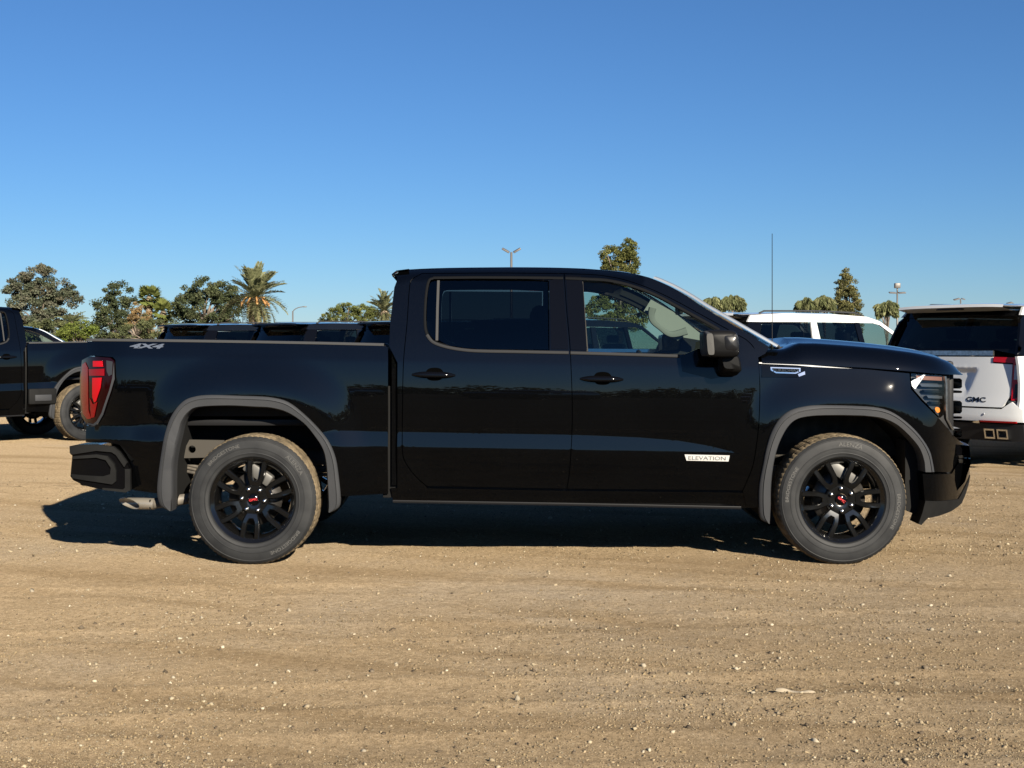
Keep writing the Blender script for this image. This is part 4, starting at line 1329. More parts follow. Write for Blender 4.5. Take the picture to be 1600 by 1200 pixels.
# curled dry bark on the dirt
rows = []
for i in range(12):
    t = i / 11
    x = px_x(1212, -2.95) + 0.145 * t
    w = 0.010 + 0.016 * math.sin(t * 3.1) * (0.7 + 0.5 * math.sin(t * 17))
    rows.append([(x, -2.95 - 0.05 * t + s * w, 0.004 + 0.014 * (1 - s * s) * (0.6 + 0.4 * math.sin(9 * t))) for s in (-1, -0.5, 0, 0.5, 1)])
bk = loft('bark_strip', rows, mat('dry_bark', (0.40, 0.33, 0.23), 0.9), None)
zoff = float(ground_z(np.array([bk.data.vertices[0].co.x]), np.array([-2.97]))[0])
bk.location.z = zoff
tag(bk, 'curled strip of pale dry bark lying on the dirt before the front wheel', 'bark')
# ================================================================== big sport-utility vehicles
def build_suv():
    H2 = 1.02
    root = empty('sport_utility_vehicle', (0, 0, 0))
    def off(x, z):
        o = 0.035 if z < 0.9 else 0.0
        o = float(np.interp(z, [0.3, 0.55, 0.72, 0.78, 0.95, 1.12, 1.20, 1.90], [0.09, 0.035, 0.03, 0.012, 0.008, 0.03, 0.055, 0.235]))
        if x < -2.35:
            o += 0.9 * (-2.35 - x) ** 2
        if x > 2.0:
            o += 0.45 * (x - 2.0) ** 2
        return o
    mp = lambda ex=0.0: (lambda x, z: (x, -H2 + off(x, z) + ex, z))
    def sp(name, outl, m, ex=0.0, thick=0.03, step=0.08, holes=(), par=None, inset=0.003):
        o = link(name, panel_mesh(outl, mp(ex), step, thick, (0, 1, 0), holes, inset), m, par or root)
        return o
    def both(o):
        c = copy_tree(o, o.parent); c.scale = (1, -1, 1)
    P = M['white']
    def arc(cx, r, a0, a1, k=16):
        return [(cx + r * math.cos(a0 + (a1 - a0) * i / k), 0.40 + r * math.sin(a0 + (a1 - a0) * i / k)) for i in range(k + 1)]
    RX, FX = -1.50, 1.57
    quarter = [(-2.60, 0.70), (-2.60, 1.20), (-0.98, 1.20), (-0.98, 0.90), (-1.02, 0.66)] + arc(RX, 0.49, 0.45, math.pi - 0.25)[0:] + [(-2.1, 0.52)]
    quarter = [(-2.60, 0.66), (-2.60, 1.17), (-1.05, 1.20), (-1.05, 1.0)] + arc(RX, 0.49, 0.75, math.pi - 0.3) + [(-2.05, 0.50), (-2.50, 0.55)]
    both(sp('quarter_panel', quarter, P))
    rd = [(-1.05, 1.20), (-0.05, 1.20), (-0.03, 0.45), (-0.98, 0.45)] + arc(RX, 0.49, 0.12, 0.75)
    rd = [(-0.05, 1.20), (-1.05, 1.20), (-1.05, 0.98)] + arc(RX, 0.49, 0.15, 0.80)[::-1] + [(-0.96, 0.45), (-0.03, 0.45)]
    rdo = sp('rear_door', rd, P)
    rbox('door_handle', (-0.78, -H2 - 0.005, 1.08), (0.10, 0.022, 0.016), 0.01, M['chrome'], rdo)
    both(rdo)
    fdo = sp('front_door', [(-0.05, 1.20), (1.02, 1.18), (1.06, 0.9), (1.02, 0.45), (-0.03, 0.45)], P)
    rbox('door_handle', (0.18, -H2 - 0.005, 1.08), (0.10, 0.022, 0.016), 0.01, M['chrome'], fdo)
    rbox('door_mirror', (0.92, -H2 - 0.12, 1.27), (0.07, 0.13, 0.085), 0.04, P, fdo)
    both(fdo)
    ff = [(1.02, 1.18), (1.9, 1.17), (2.45, 1.10), (2.58, 0.95), (2.58, 0.55), (2.10, 0.48)] + arc(FX, 0.49, 0.1, math.pi - 0.15)[0:] + [(1.04, 0.45), (1.06, 0.9)]
    both(sp('front_fender', ff, P))
    both(sp('rocker_panel', [(-1.02, 0.45), (1.08, 0.45), (1.06, 0.33), (-1.0, 0.33)], M['dark'], 0.01))
    # greenhouse
    both(sp('quarter_glass', [(-2.32, 1.24), (-1.18, 1.22), (-1.10, 1.72), (-2.10, 1.70)], M['glass_privacy'], 0.008, 0.006, par=root))
    both(sp('rear_pillar', [(-1.17, 1.20), (-0.98, 1.20), (-0.96, 1.735), (-1.09, 1.735)], P, 0.0))
    both(sp('rear_window', [(-0.96, 1.22), (-0.12, 1.22), (-0.12, 1.73), (-0.95, 1.73)], M['glass_privacy'], 0.008, 0.006))
    both(sp('black_post', [(-0.12, 1.20), (0.0, 1.20), (0.0, 1.745), (-0.12, 1.745)], M['gloss'], 0.0))
    both(sp('front_window', [(0.0, 1.22), (1.02, 1.22), (0.78, 1.42), (0.40, 1.70), (0.30, 1.73), (0.0, 1.735)], M['glass_clear'], 0.008, 0.006))
    both(sp('window_trim', [(-2.34, 1.18), (1.04, 1.18), (1.02, 1.225), (-2.33, 1.245)], M['chrome'], -0.002, 0.012))
    both(sp('tail_pillar', [(-2.60, 1.17), (-2.34, 1.20), (-2.10, 1.74), (-2.28, 1.78), (-2.42, 1.66)], M['gloss'], 0.002))
    both(sp('roof_side', [(-2.40, 1.72), (-2.1, 1.72), (-1.1, 1.735), (0.30, 1.735), (0.45, 1.70), (0.95, 1.32), (1.10, 1.19), (1.22, 1.19), (0.75, 1.58), (0.48, 1.78), (0.2, 1.865), (-0.6, 1.90), (-1.6, 1.895), (-2.30, 1.85)], P))
    # roof and rails
    rz = lambda x: float(np.interp(x, [-2.40, -2.1, -1.6, -0.6, 0.1, 0.5], [1.845, 1.875, 1.893, 1.898, 1.88, 1.775]))
    rows = []
    for i in range(18):
        x = -2.44 + 2.94 * i / 17
        e = H2 - off(x, rz(x))
        rows.append([(x - (0.05 * (1 - (j / 5 - 1) ** 2) if i == 0 else 0), e * (j / 5 - 1), rz(x) + 0.03 * (1 - (j / 5 - 1) ** 4)) for j in range(11)])
    loft('roof', rows, P, root, flip=True)
    for s in (-1, 1):
        tube('roof_rail', [(-2.05, s * 0.72, 1.89), (-1.95, s * 0.72, 1.925), (-0.9, s * 0.72, 1.942), (0.0, s * 0.72, 1.93), (0.22, s * 0.72, 1.87)], 0.014, M['trim'], root, 6)
    # windscreen, bonnet, nose
    rows = []
    for i in range(7):
        t = i / 6
        x, z = 0.50 + 0.66 * t, 1.785 - 0.585 * t
        e = H2 - off(x, z) - 0.01
        rows.append([(x + 0.14 * (1 - (j / 4 - 1) ** 2), e * (j / 4 - 1), z + 0.02) for j in range(9)])
    loft('windscreen', rows, M['glass_shield'], root, flip=True)
    rows = []
    for i in range(10):
        x = 1.16 + 1.40 * i / 9
        e = H2 - off(x, 1.1) - 0.01
        z = float(np.interp(x, [1.1, 2.0, 2.45, 2.58], [1.20, 1.19, 1.12, 1.03]))
        rows.append([(x + 0.06 * (1 - (j / 4 - 1) ** 2), e * (j / 4 - 1), z + 0.035 * (1 - (j / 4 - 1) ** 4)) for j in range(9)])
    loft('bonnet', rows, P, root, flip=True)
    rbox('grille', (2.56, 0, 0.88), (0.06, 0.72, 0.20), 0.03, M['gloss'], root)
    rbox('front_bumper', (2.58, 0, 0.52), (0.10, 0.90, 0.15), 0.05, P, root)
    for s in (-1, 1):
        rbox('head_lamp', (2.50, s * 0.78, 0.92), (0.09, 0.10, 0.12), 0.03, M['lens'], root)
    # rear: tailgate, glass, lamps, bumper. (a, z) = (-y, z)
    def rx(a, z):
        x = float(np.interp(z, [0.3, 0.60, 0.75, 0.90, 1.17, 1.22, 1.70, 1.84], [-2.60, -2.66, -2.655, -2.635, -2.60, -2.59, -2.40, -2.34]))
        if 0.80 < z < 1.10:                                # sunken number-plate field
            hw_ = 0.30 + 0.13 * (z - 0.82) / 0.245
            x += 0.035 * sstep((hw_ - abs(a)) / 0.07) * sstep((1.07 - z) / 0.025) * sstep((z - 0.82) / 0.14)
        return x + 0.10 * abs(a) ** 3 + (0.9 * max(0, abs(a) - 0.85) ** 2)
    rmp = lambda ex=0.0: (lambda a, z: (rx(a, z) + ex, -a, z))
    def rp(name, outl, m, ex=0.0, thick=0.03, par=None, holes=(), step=0.07, inset=0.003):
        return link(name, panel_mesh(outl, rmp(ex), step, thick, (1, 0, 0), holes, inset), m, par or root)
    tgate = rp('tailgate', [(-0.74, 0.72), (0.74, 0.72), (0.83, 0.86), (0.83, 1.105), (0.60, 1.115), (0.60, 1.165), (-0.60, 1.165), (-0.60, 1.115), (-0.83, 1.105), (-0.83, 0.86)], P, step=0.03)
    rp('applique', [(-0.60, 1.17), (0.60, 1.17), (0.60, 1.215), (-0.60, 1.215)], M['satin'], -0.004, par=tgate)
    # word mark
    me = text_mesh('GMC', 0.078, 0.002, sx=1.45, bold=0.0012)
    link('lettering', remap(me, lambda c: Vector((rx(c.x + 0.42, 0.80 + c.y) - 0.003 - c.z, -(c.x + 0.42), 0.80 + c.y))), M['gloss'], tgate)
    rp('rear_glass', [(-0.88, 1.225), (0.88, 1.225), (0.80, 1.72), (-0.80, 1.72)], M['glass_privacy'], 0.010, 0.006)
    rp('glass_surround', [(-0.93, 1.17), (-0.61, 1.215), (0.61, 1.215), (0.93, 1.17), (0.92, 1.25), (0.80, 1.80), (-0.80, 1.80), (-0.92, 1.25)], M['gloss'], 0.004, 0.02, holes=[[(-0.86, 1.235), (0.86, 1.235), (0.78, 1.71), (-0.78, 1.71)]])
    # spoiler
    rows = []
    for j in range(13):
        a = 0.72 * (j / 6 - 1)
        k = 1 - (j / 6 - 1) ** 4
        rows.append([(-2.20, a, 1.880 + 0.028 * k), (-2.45, a, 1.884 + 0.022 * k), (-2.56 - 0.02 * k, a, 1.874 + 0.018 * k), (-2.575 - 0.02 * k, a, 1.835 + 0.014 * k), (-2.50, a, 1.812 + 0.01 * k), (-2.40, a, 1.79)])
    loft('roof_spoiler', rows, P, root)
    rbox('high_brake_lamp', (-2.55, 0, 1.82), (0.02, 0.18, 0.010), 0.004, M['redsmoke'], root)
    for s in (-1, 1):
        lamp = rp('tail_lamp', [(s * 0.61, 1.12), (s * 0.84, 1.11), (s * 0.84, 0.80), (s * 0.89, 0.80), (s * 0.935, 0.84), (s * 0.945, 1.16), (s * 0.61, 1.165)], M['redmid'], -0.012, 0.05)
        rp('clear_lens', [(s * 0.86, 0.98), (s * 0.92, 0.98), (s * 0.925, 1.09), (s * 0.86, 1.10)], mat('pale_lens', (0.35, 0.30, 0.30), 0.15, coat=1.0), -0.018, 0.01, par=lamp)
        rp('red_blade', [(s * 0.865, 0.82), (s * 0.90, 0.83), (s * 0.92, 0.95), (s * 0.875, 0.95)], M['redsmoke'], -0.018, 0.01, par=lamp)
    rb_ = rp('rear_bumper', [(-0.98, 0.56), (0.98, 0.56), (0.98, 0.70), (0.86, 0.79), (0.75, 0.708), (-0.75, 0.708), (-0.86, 0.79), (-0.98, 0.70)], P, -0.03, 0.12)
    rp('reflector', [(0.50, 0.55), (0.92, 0.55), (0.92, 0.575), (0.50, 0.575)], M['redlens'], -0.05, 0.03, par=rb_)
    rp('reflector', [(-0.92, 0.55), (-0.50, 0.55), (-0.50, 0.575), (-0.92, 0.575)], M['redlens'], -0.05, 0.03, par=rb_)
    rp('lower_trim', [(-0.97, 0.34), (0.97, 0.34), (0.97, 0.54), (-0.97, 0.54)], M['dark'], -0.02, 0.12, par=rb_)
    for s in (-1, 1):
        rp('chrome_corner', [(s * 0.40, 0.548), (s * 0.50, 0.575), (s * 0.50, 0.535), (s * 0.44, 0.535)], M['chrome'], -0.052, 0.03, par=rb_)
        for k in range(2):
            a0 = s * (0.62 + 0.15 * k)
            h_ = [(a0 - 0.045, 0.388), (a0 + 0.045, 0.388), (a0 + 0.045, 0.462), (a0 - 0.045, 0.462)]
            rp('exhaust_tip', [(a0 - 0.062, 0.37), (a0 + 0.062, 0.37), (a0 + 0.062, 0.48), (a0 - 0.062, 0.48)], M['chrome'], -0.075, 0.10, holes=[h_], par=rb_, inset=0)
        for a0 in (0.18, 0.55):
            pv, pf = lathe_geo([(0.0, 0.014), (-0.004, 0.012), (-0.005, 0.0)], 10, 'z')
            po = link('parking_sensor', raw(pv, pf), M['silver'], rb_)
            po.rotation_euler = (0, R(90), 0)
            po.location = (rx(a0, 0.66) - 0.035, -s * a0, 0.645)
    # cabin and underside
    rbox('cabin_floor', (-0.5, 0, 0.55), (1.9, 0.88, 0.10), 0.03, M['interior'], root)
    rbox('dashboard', (1.02, 0, 1.05), (0.25, 0.80, 0.15), 0.05, M['interior'], root)
    for x in (-1.55, -0.55, 0.45):
        for s in (-1, 1):
            rbox('seat_back', (x - 0.25, s * 0.40, 1.06), (0.08, 0.24, 0.30), 0.05, M['seat'], root, rot=(0, R(-12), 0))
            rbox('headrest', (x - 0.34, s * 0.40, 1.47), (0.05, 0.13, 0.09), 0.04, M['seat'], root)
    rbox('chassis', (0, 0, 0.42), (2.35, 0.70, 0.10), 0.04, M['under'], root)
    for cx in (RX, FX):
        for s in (-1, 1):
            rbox('wheel_well', (cx, s * 0.62, 0.72), (0.50, 0.06, 0.22), 0.03, M['well'], root)
    def lift(z):                                           # high belt line of the real body
        return float(np.interp(z, [0, 0.85, 1.22, 1.90, 3.0], [0, 0.85, 1.37, 1.90, 3.0]))
    seen = set()
    def walk(o):
        for ch in o.children:
            if ch.data is not None and ch.data.name not in seen and ch.name.split('.')[0] != 'parking_sensor':
                seen.add(ch.data.name)
                for v in ch.data.vertices:
                    v.co.z = lift(v.co.z)
            walk(ch)
    walk(root)
    for cx in (RX, FX):
        for s in (-1, 1):
            w = copy_tree(wf, root, skip=('lettering', 'brake_caliper'))
            w.scale = (0.96, 0.96 * (1 if s < 0 else -1), 0.96)
            w.location = (cx, s * 0.86, 0.400)
    return root

suv0 = build_suv()
ROWG = 'vehicles parked in a slanted row behind the truck'
def place(o, px, dep, Hd, ref):
    """put local point ref at photo column px and depth dep, heading Hd degrees right of straight away"""
    a = R(90 - Hd)
    X, Y = (px - CX) * dep / F, dep - D
    s = o.scale.x
    o.rotation_euler = (0, 0, a)
    o.location = (X - s * (ref[0] * math.cos(a) - ref[1] * math.sin(a)), Y - s * (ref[0] * math.sin(a) + ref[1] * math.cos(a)), 0)
    return o
RRC = (-2.52, -0.95)
place(suv0, 1600, 14.0, 56, RRC)
tag(suv0, 'white sport utility vehicle showing its tailgate, beyond the black truck’s bonnet', 'suv', ROWG)
def suv(px, dep, Hd, paint_, label):
    c = copy_tree(suv0, None, skip=() if paint_ is None else ('lettering',), swap={M['white']: paint_} if paint_ is not None else None)
    place(c, px, dep, Hd, RRC)
    tag(c, label, 'suv', ROWG)
    return c
suv(1168, 17.6, 55, None, 'white sport utility vehicle seen over the black truck’s bonnet behind the aerial')
suv(320, 26.0, 42, M['slate'], 'dark sport utility vehicle parked under the date palm, leftmost of the dark row')
suv(477, 24.6, 42, M['slate'], 'dark sport utility vehicle in the middle of the row behind the truck bed')
suv(655, 23.2, 42, M['slate'], 'dark sport utility vehicle whose rear glass meets the truck cab edge')
suv(850, 21.4, 42, M['slate'], 'dark sport utility vehicle seen through the black truck’s front side window')

for i, (x_, y_, hd_) in enumerate(((-17, -27, 20), (-11, -26, 24), (-5.5, -27.5, 18), (0.5, -26, 22), (6.5, -27, 16), (13, -26.5, 24), (20, -27, 20))):
    c = copy_tree(suv0, None, skip=('lettering',), swap={M['white']: M['slate'] if i != 4 else M['silver']})
    c.location = (x_, y_, 0)
    c.rotation_euler = (0, 0, R(90 + hd_))
    tag(c, ('dark parked vehicle mirrored in the black doors, ' if i != 4 else 'silver parked vehicle mirrored in the front door, ') + ('leftmost', 'second from left', 'third from left', 'fourth from left', 'fifth from left', 'second from right', 'rightmost')[i] + ' of its row', 'suv', 'vehicles mirrored in the black doors')

# other pickups: the same body without its badges
def pickup(px, dep, Hd, ref, sc, label):
    c = copy_tree(truck, None, skip=('lettering', 'trim_plate', 'vent_badge', 'badge_frame'))
    c.name = 'pickup_truck'
    c.scale = (sc,) * 3
    place(c, px, dep, Hd, ref)
    tag(c, label, 'pickup truck', 'black pickups at the left of the lot')
    return c
hd = pickup(137, 18.9, -134, (WRX, HW - 0.04), 1.04, 'black pickup at the left edge with its rear wheel beside the red tail lamp')
hd_step = rbox('corner_step', (px_x(560), HW - 0.02, 0.66), (0.20, 0.03, 0.11), 0.02, bt, hd)
rbox('step_tread', (px_x(560), HW + 0.012, 0.64), (0.12, 0.012, 0.045), 0.01, M['trim'], hd_step)
pickup(55, 30.0, 66, (0.85, -0.6), 1.0, 'black pickup cab with a pale window line showing over the left pickup’s bed')
# ================================================================== trees, palms, lamps
leafm = attr_mat('leaf', 0.7, 0.3)
barkm = noisy(mat('bark', (0.12, 0.09, 0.07), 0.9), (0.09, 0.07, 0.055), (0.22, 0.18, 0.14), 3)
palmbark = noisy(mat('palm_bark', (0.2, 0.15, 0.1), 0.9), (0.13, 0.10, 0.07), (0.30, 0.23, 0.16), 8)
def quads_mesh(C, U, Vv, col):
    """leaf faces from centres and half axes"""
    n_ = len(C)
    co = np.stack([C - U * 0.15, C - Vv * 0.55 + U * 0.5, C + U, C + Vv * 0.55 + U * 0.5], 1).reshape(-1, 3)
    q_ = np.arange(n_ * 4).reshape(-1, 4)
    me = np_mesh(co, q_, False)
    set_tone(me, np.repeat(col, 4, axis=0))
    return me
def rvec(n_):
    v = rng.standard_normal((n_, 3))
    return v / np.linalg.norm(v, axis=1, keepdims=True)
def tree(name, label, px, dep, lobes, cols, leaf=0.20, dens=1.0, clump=0.55, group='trees along the horizon', trunk=0.22, cat='tree', hollow=0.55, gap=0.0, weep=False):
    """lobes in photo pixels: (dx, y, rx, ry) about column px"""
    k = dep / F
    X, Y = (px - CX) * k, dep - D
    root = empty(name, (X, Y, 0))
    Cs, cc = [], []
    for (dx, py, rx_, ry_) in lobes:
        c = np.array([dx * k, 0.0, CH - (py - HY) * k])
        r = np.array([rx_ * k, 0.85 * max(rx_, 0.7 * ry_) * k, ry_ * k])
        vol = r[0] * r[1] * r[2]
        n_c = max(6, int(5.2 * dens * (r[0] * r[2]) / clump ** 2))
        d = rvec(n_c) * (hollow + (1 - hollow) * rng.random((n_c, 1)) ** 0.6)
        pc = c + d * r * (0.92 + 0.16 * rng.random((n_c, 1)))
        Cs.append(pc)
        cc.append(rng.integers(0, len(cols), n_c))
    Cs = np.concatenate(Cs); cc = np.concatenate(cc)
    keep = Cs[:, 2] > 0.5
    if gap:
        keep &= rng.random(len(Cs)) > gap
    Cs, cc = Cs[keep], cc[keep]
    m_ = 110
    n_ = len(Cs) * m_
    ctr = np.repeat(Cs, m_, axis=0) + rvec(n_) * (clump * np.repeat(0.55 + 0.6 * rng.random(len(Cs)), m_) * rng.random(n_) ** 0.45)[:, None] * np.array([1, 1, 0.72])
    u = rvec(n_); u[:, 2] = u[:, 2] * 0.6 - 0.15
    if weep:                                               # strap leaflets that hang outward and down
        mid_c = np.array([0, 0, Cs[:, 2].mean() + 0.3])
        u = 0.8 * (ctr - mid_c) + 0.25 * rvec(n_) + np.array([0, 0, -0.75])
        u /= np.linalg.norm(u, axis=1, keepdims=True)
    w = np.cross(u, rvec(n_))
    w /= (np.linalg.norm(w, axis=1, keepdims=True) + 1e-6) * (3.0 if weep else 1.0)
    sz = 0.56 * leaf * (0.6 + 0.8 * rng.random(n_))[:, None]
    col = np.array(cols)[np.repeat(cc, m_)] * (0.75 + 0.5 * rng.random((n_, 1))) * np.repeat(0.8 + 0.4 * rng.random(len(Cs)), m_)[:, None]
    link('crown', quads_mesh(ctr, u * sz, w * sz, col), leafm, root)
    # trunk and limbs
    zc = max(l_[1] for l_ in lobes)
    tv, tf = [], []
    top = CH - (np.mean([l_[1] for l_ in lobes]) - HY) * k
    mainp = [(0, 0, -0.05), (0.1 * trunk, 0, top * 0.35), (0.6 * trunk, 0.2 * trunk, top * 0.7), (0.2 * trunk, 0, top)]
    v, f = tube_geo(mainp, [trunk, trunk * 0.8, trunk * 0.55, trunk * 0.2], 8)
    tv += v; tf += f
    sel = Cs[rng.permutation(len(Cs))[:14]]
    for p in sel:
        b0 = len(tv)
        h0 = top * (0.35 + 0.4 * rng.random())
        m1 = (p[0] * 0.45, p[1] * 0.45, h0 + (p[2] - h0) * 0.6)
        v, f = tube_geo([(0, 0, h0), m1, tuple(p)], [trunk * 0.4, trunk * 0.25, trunk * 0.06], 5)
        tv += v; tf += [tuple(b0 + i for i in q_) for q_ in f]
    link('trunk', raw(tv, tf), barkm, root)
    tag(root, label, cat, group)
    return root

dk = [(0.075, 0.092, 0.042), (0.092, 0.108, 0.050), (0.060, 0.076, 0.036), (0.110, 0.122, 0.060)]
olive = [(0.108, 0.122, 0.074), (0.132, 0.142, 0.092), (0.088, 0.102, 0.062), (0.155, 0.155, 0.108), (0.135, 0.125, 0.082)]
fresh = [(0.14, 0.18, 0.035), (0.17, 0.20, 0.045), (0.11, 0.14, 0.03)]
mid_ = [(0.12, 0.135, 0.06), (0.15, 0.16, 0.07), (0.095, 0.11, 0.05)]
dead = [(0.32, 0.215, 0.095), (0.26, 0.18, 0.085), (0.34, 0.25, 0.12), (0.16, 0.15, 0.07)]
tree('eucalyptus_tree', 'tall open grey-green eucalyptus at the far left, sky showing through its crown', 62, 95,
     [(-2, 432, 25, 22), (0, 458, 26, 22), (-34, 458, 20, 28), (30, 455, 24, 22), (52, 468, 12, 11), (-8, 485, 40, 34), (22, 505, 38, 24), (-30, 510, 24, 26)], olive, 0.20, 1.15, 0.42, gap=0.10)
tree('broadleaf_tree', 'dark broad-leaved tree between the eucalyptus and the fan palm', 180, 90,
     [(8, 462, 26, 22), (-14, 478, 20, 18), (-8, 505, 32, 28), (25, 510, 30, 26), (-26, 520, 16, 16)], dk, 0.18, 0.8, 0.40)
tree('dead_tree', 'orange-brown dead-leaved tree in front of the fan palm', 214, 88,
     [(0, 488, 15, 14), (-10, 502, 10, 12), (14, 500, 12, 14), (18, 520, 8, 16)], dead, 0.15, 0.55, 0.30, hollow=0.2)
tree('ficus_tree', 'dense round dark green ficus tree left of the date palm', 318, 90,
     [(-6, 452, 24, 19), (30, 455, 22, 18), (-26, 475, 22, 22), (6, 482, 46, 30), (40, 485, 24, 28), (-36, 500, 16, 22)], dk, 0.18, 0.95, 0.40)
tree('yellow_green_bush', 'bright yellow-green bush below the eucalyptus', 122, 80, [(0, 518, 24, 15), (18, 512, 14, 12), (-20, 524, 16, 12)], fresh, 0.15, 0.9, 0.32, cat='bush', group='bushes on the horizon')
tree('grey_green_bush', 'low olive bush at the foot of the eucalyptus over the pickup roof', 78, 84, [(0, 520, 36, 22), (-30, 525, 22, 20)], mid_, 0.15, 0.9, 0.32, cat='bush', group='bushes on the horizon')
tree('round_tree', 'pale green rounded tree just left of the black cab', 540, 120,
     [(2, 487, 22, 15), (-20, 494, 20, 12), (28, 490, 18, 14), (44, 494, 14, 12)], [(0.15, 0.17, 0.05), (0.18, 0.195, 0.06), (0.12, 0.14, 0.04)], 0.16, 1.0, 0.36)
tree('pine_tree', 'ragged green tree rising above the black cab roof', 968, 70,
     [(12, 388, 14, 17), (-14, 400, 18, 16), (14, 412, 18, 16), (-4, 440, 32, 30), (-30, 485, 26, 26), (20, 490, 28, 26)], [(0.13, 0.14, 0.04), (0.17, 0.17, 0.055), (0.10, 0.11, 0.035)], 0.12, 1.3, 0.26)
tree('cypress_tree', 'tall pointed olive cypress at the right behind the white vehicle', 1324, 110,
     [(-2, 432, 10, 13), (-1, 448, 15, 17), (0, 466, 19, 20), (1, 488, 22, 22), (1, 510, 22, 22)], [(0.15, 0.145, 0.055), (0.19, 0.175, 0.07), (0.11, 0.11, 0.045)], 0.17, 1.0, 0.34)
tree('shrub', 'dark shrub mass behind the dark vehicles left of the palm trunk', 245, 86, [(0, 515, 30, 16), (-40, 522, 30, 14)], mid_, 0.15, 0.8, 0.34, cat='bush', group='bushes on the horizon')

# ---- feather palms: each frond is a leaf of its own
def frond_mesh(L, droop, leaflet, n_=34, cols=((0.12, 0.135, 0.055), (0.16, 0.17, 0.075)), hang=0.28):
    ts = np.linspace(0.08, 1, n_)
    rach = np.stack([L * (ts - 0.18 * droop * ts ** 2), np.zeros(n_), L * (0.10 * ts - droop * 0.55 * ts ** 2.2)], 1)
    C, U, W, col = [], [], [], []
    for i in range(n_):
        tdir = rach[min(i + 1, n_ - 1)] - rach[max(i - 1, 0)]
        tdir /= np.linalg.norm(tdir)
        ll = leaflet * (0.45 + 0.75 * math.sin(math.pi * min(1, 0.12 + 0.82 * ts[i])))
        for s in (-1, 1):
            dr = tdir * 0.62 + np.array([0, s * 0.75, hang + 0.1 * rng.standard_normal()])
            dr /= np.linalg.norm(dr)
            C.append(rach[i]); U.append(dr * ll); W.append(np.cross(dr, [0, 0, 1.0]) * 0.055 * L * 0.55)
            col.append(np.array(cols[rng.integers(0, len(cols))]) * (0.8 + 0.4 * rng.random()))
    me = quads_mesh(np.array(C), np.array(U), np.array(W), np.array(col))
    me.materials.append(leafm)
    return me
def feather_palm(name, label, px, dep, ytop_hub, L, n_f, trunk_r, kinds, lift=(75, -70), group='palms on the horizon', fruit=False, skirt=False):
    k = dep / F
    X, Y = (px - CX) * k, dep - D
    hub = CH - (ytop_hub - HY) * k
    root = empty(name, (X, Y, 0))
    v, f = lathe_geo([(0, trunk_r * 1.25), (hub * 0.3, trunk_r), (hub * 0.8, trunk_r * 1.05), (hub - 0.1, trunk_r * 1.15), (hub + 0.15, trunk_r * 0.4), (hub + 0.2, 0)], 12, 'z', mod=lambda kk, i: 0.03 * ((kk + i) % 2))
    link('trunk', raw(v, f), palmbark, root)
    for i in range(n_f):
        t = (i + 0.5) / n_f
        el = lift[0] + (lift[1] - lift[0]) * t ** 1.05 + rnd.uniform(-7, 7)
        az = i * 2.39996 + rnd.uniform(-0.2, 0.2)
        kind = kinds[1] if el > 15 else (kinds[2] if (skirt and el < -42) else kinds[0])
        fr = link('frond', kind, None, root)
        fr.location = (0, 0, hub)
        s = L * rnd.uniform(0.86, 1.08) * (1.0 if el > -40 else 0.85)
        fr.scale = (s, s, s)
        fr.rotation_euler = Euler((rnd.uniform(-0.4, 0.4), -R(el), az), 'XYZ')
    if fruit:
        for i in range(9):
            az = i * 0.7 + 0.2
            pts = [(0.1 * math.cos(az), 0.1 * math.sin(az), hub), (0.55 * math.cos(az), 0.55 * math.sin(az), hub + 0.05), (0.85 * math.cos(az), 0.85 * math.sin(az), hub - 0.35), (0.9 * math.cos(az), 0.9 * math.sin(az), hub - 0.6)]
            tube('fruit_stalk', pts, [0.03, 0.05, 0.10, 0.04], orange, root, 5)
    tag(root, label, 'palm tree', group)
    return root
orange = noisy(mat('date_fruit', (0.5, 0.25, 0.08), 0.7), (0.42, 0.17, 0.05), (0.60, 0.36, 0.14), 12)
date_cols = ((0.20, 0.205, 0.10), (0.25, 0.25, 0.13), (0.15, 0.16, 0.075))
date_k = [frond_mesh(1.0, 0.85, 0.15, 38, date_cols), frond_mesh(1.0, 0.42, 0.15, 38, date_cols), frond_mesh(1.0, 0.95, 0.12, 30, ((0.32, 0.27, 0.15), (0.25, 0.22, 0.11), (0.22, 0.21, 0.10)))]
feather_palm('date_palm', 'big date palm with orange fruit stalks above the dark vehicles', 398, 80, 466, 2.35, 76, 0.36, date_k, (86, -74), fruit=True, skirt=True)
feather_palm('date_palm', 'smaller date palm half hidden behind the black cab', 601, 100, 487, 1.9, 46, 0.3, date_k, (84, -50))
q_cols = ((0.15, 0.165, 0.07), (0.19, 0.195, 0.09), (0.12, 0.13, 0.055))
queen_k = [frond_mesh(1.0, 1.45, 0.30, 30, q_cols, -0.75), frond_mesh(1.0, 1.15, 0.30, 30, q_cols, -0.6), None]
for px, y_, lb in ((1114, 472, 'queen palm head left of the pair over the windscreen pillar'), (1144, 470, 'queen palm head right of the pair over the windscreen pillar'),
                   (1260, 474, 'queen palm left of the pair beside the cypress'), (1288, 471, 'queen palm touching the left side of the cypress'),
                   (1386, 478, 'queen palm in front of the lamp post by the white vehicle')):
    w_ = rnd.uniform(0.9, 1.1)
    tree('queen_palm', lb, px, 105, [(0, y_ - 3, 8 * w_, 6), (-8 * w_, y_ + 2, 7.5, 8), (8 * w_, y_ + 2, 7.5, 8.5), (0, y_ + 2, 11, 7), (-11 * w_, y_ + 7, 3.5, 7), (11 * w_, y_ + 7, 3.5, 7)], q_cols, 0.62, 1.0, 0.20, group='palms on the horizon', trunk=0.13, cat='palm tree', hollow=0.25, weep=True)
feather_palm('queen_palm', 'thin drooping queen palm beside the eucalyptus', 112, 86, 506, 1.2, 34, 0.16, queen_k, (80, -50))

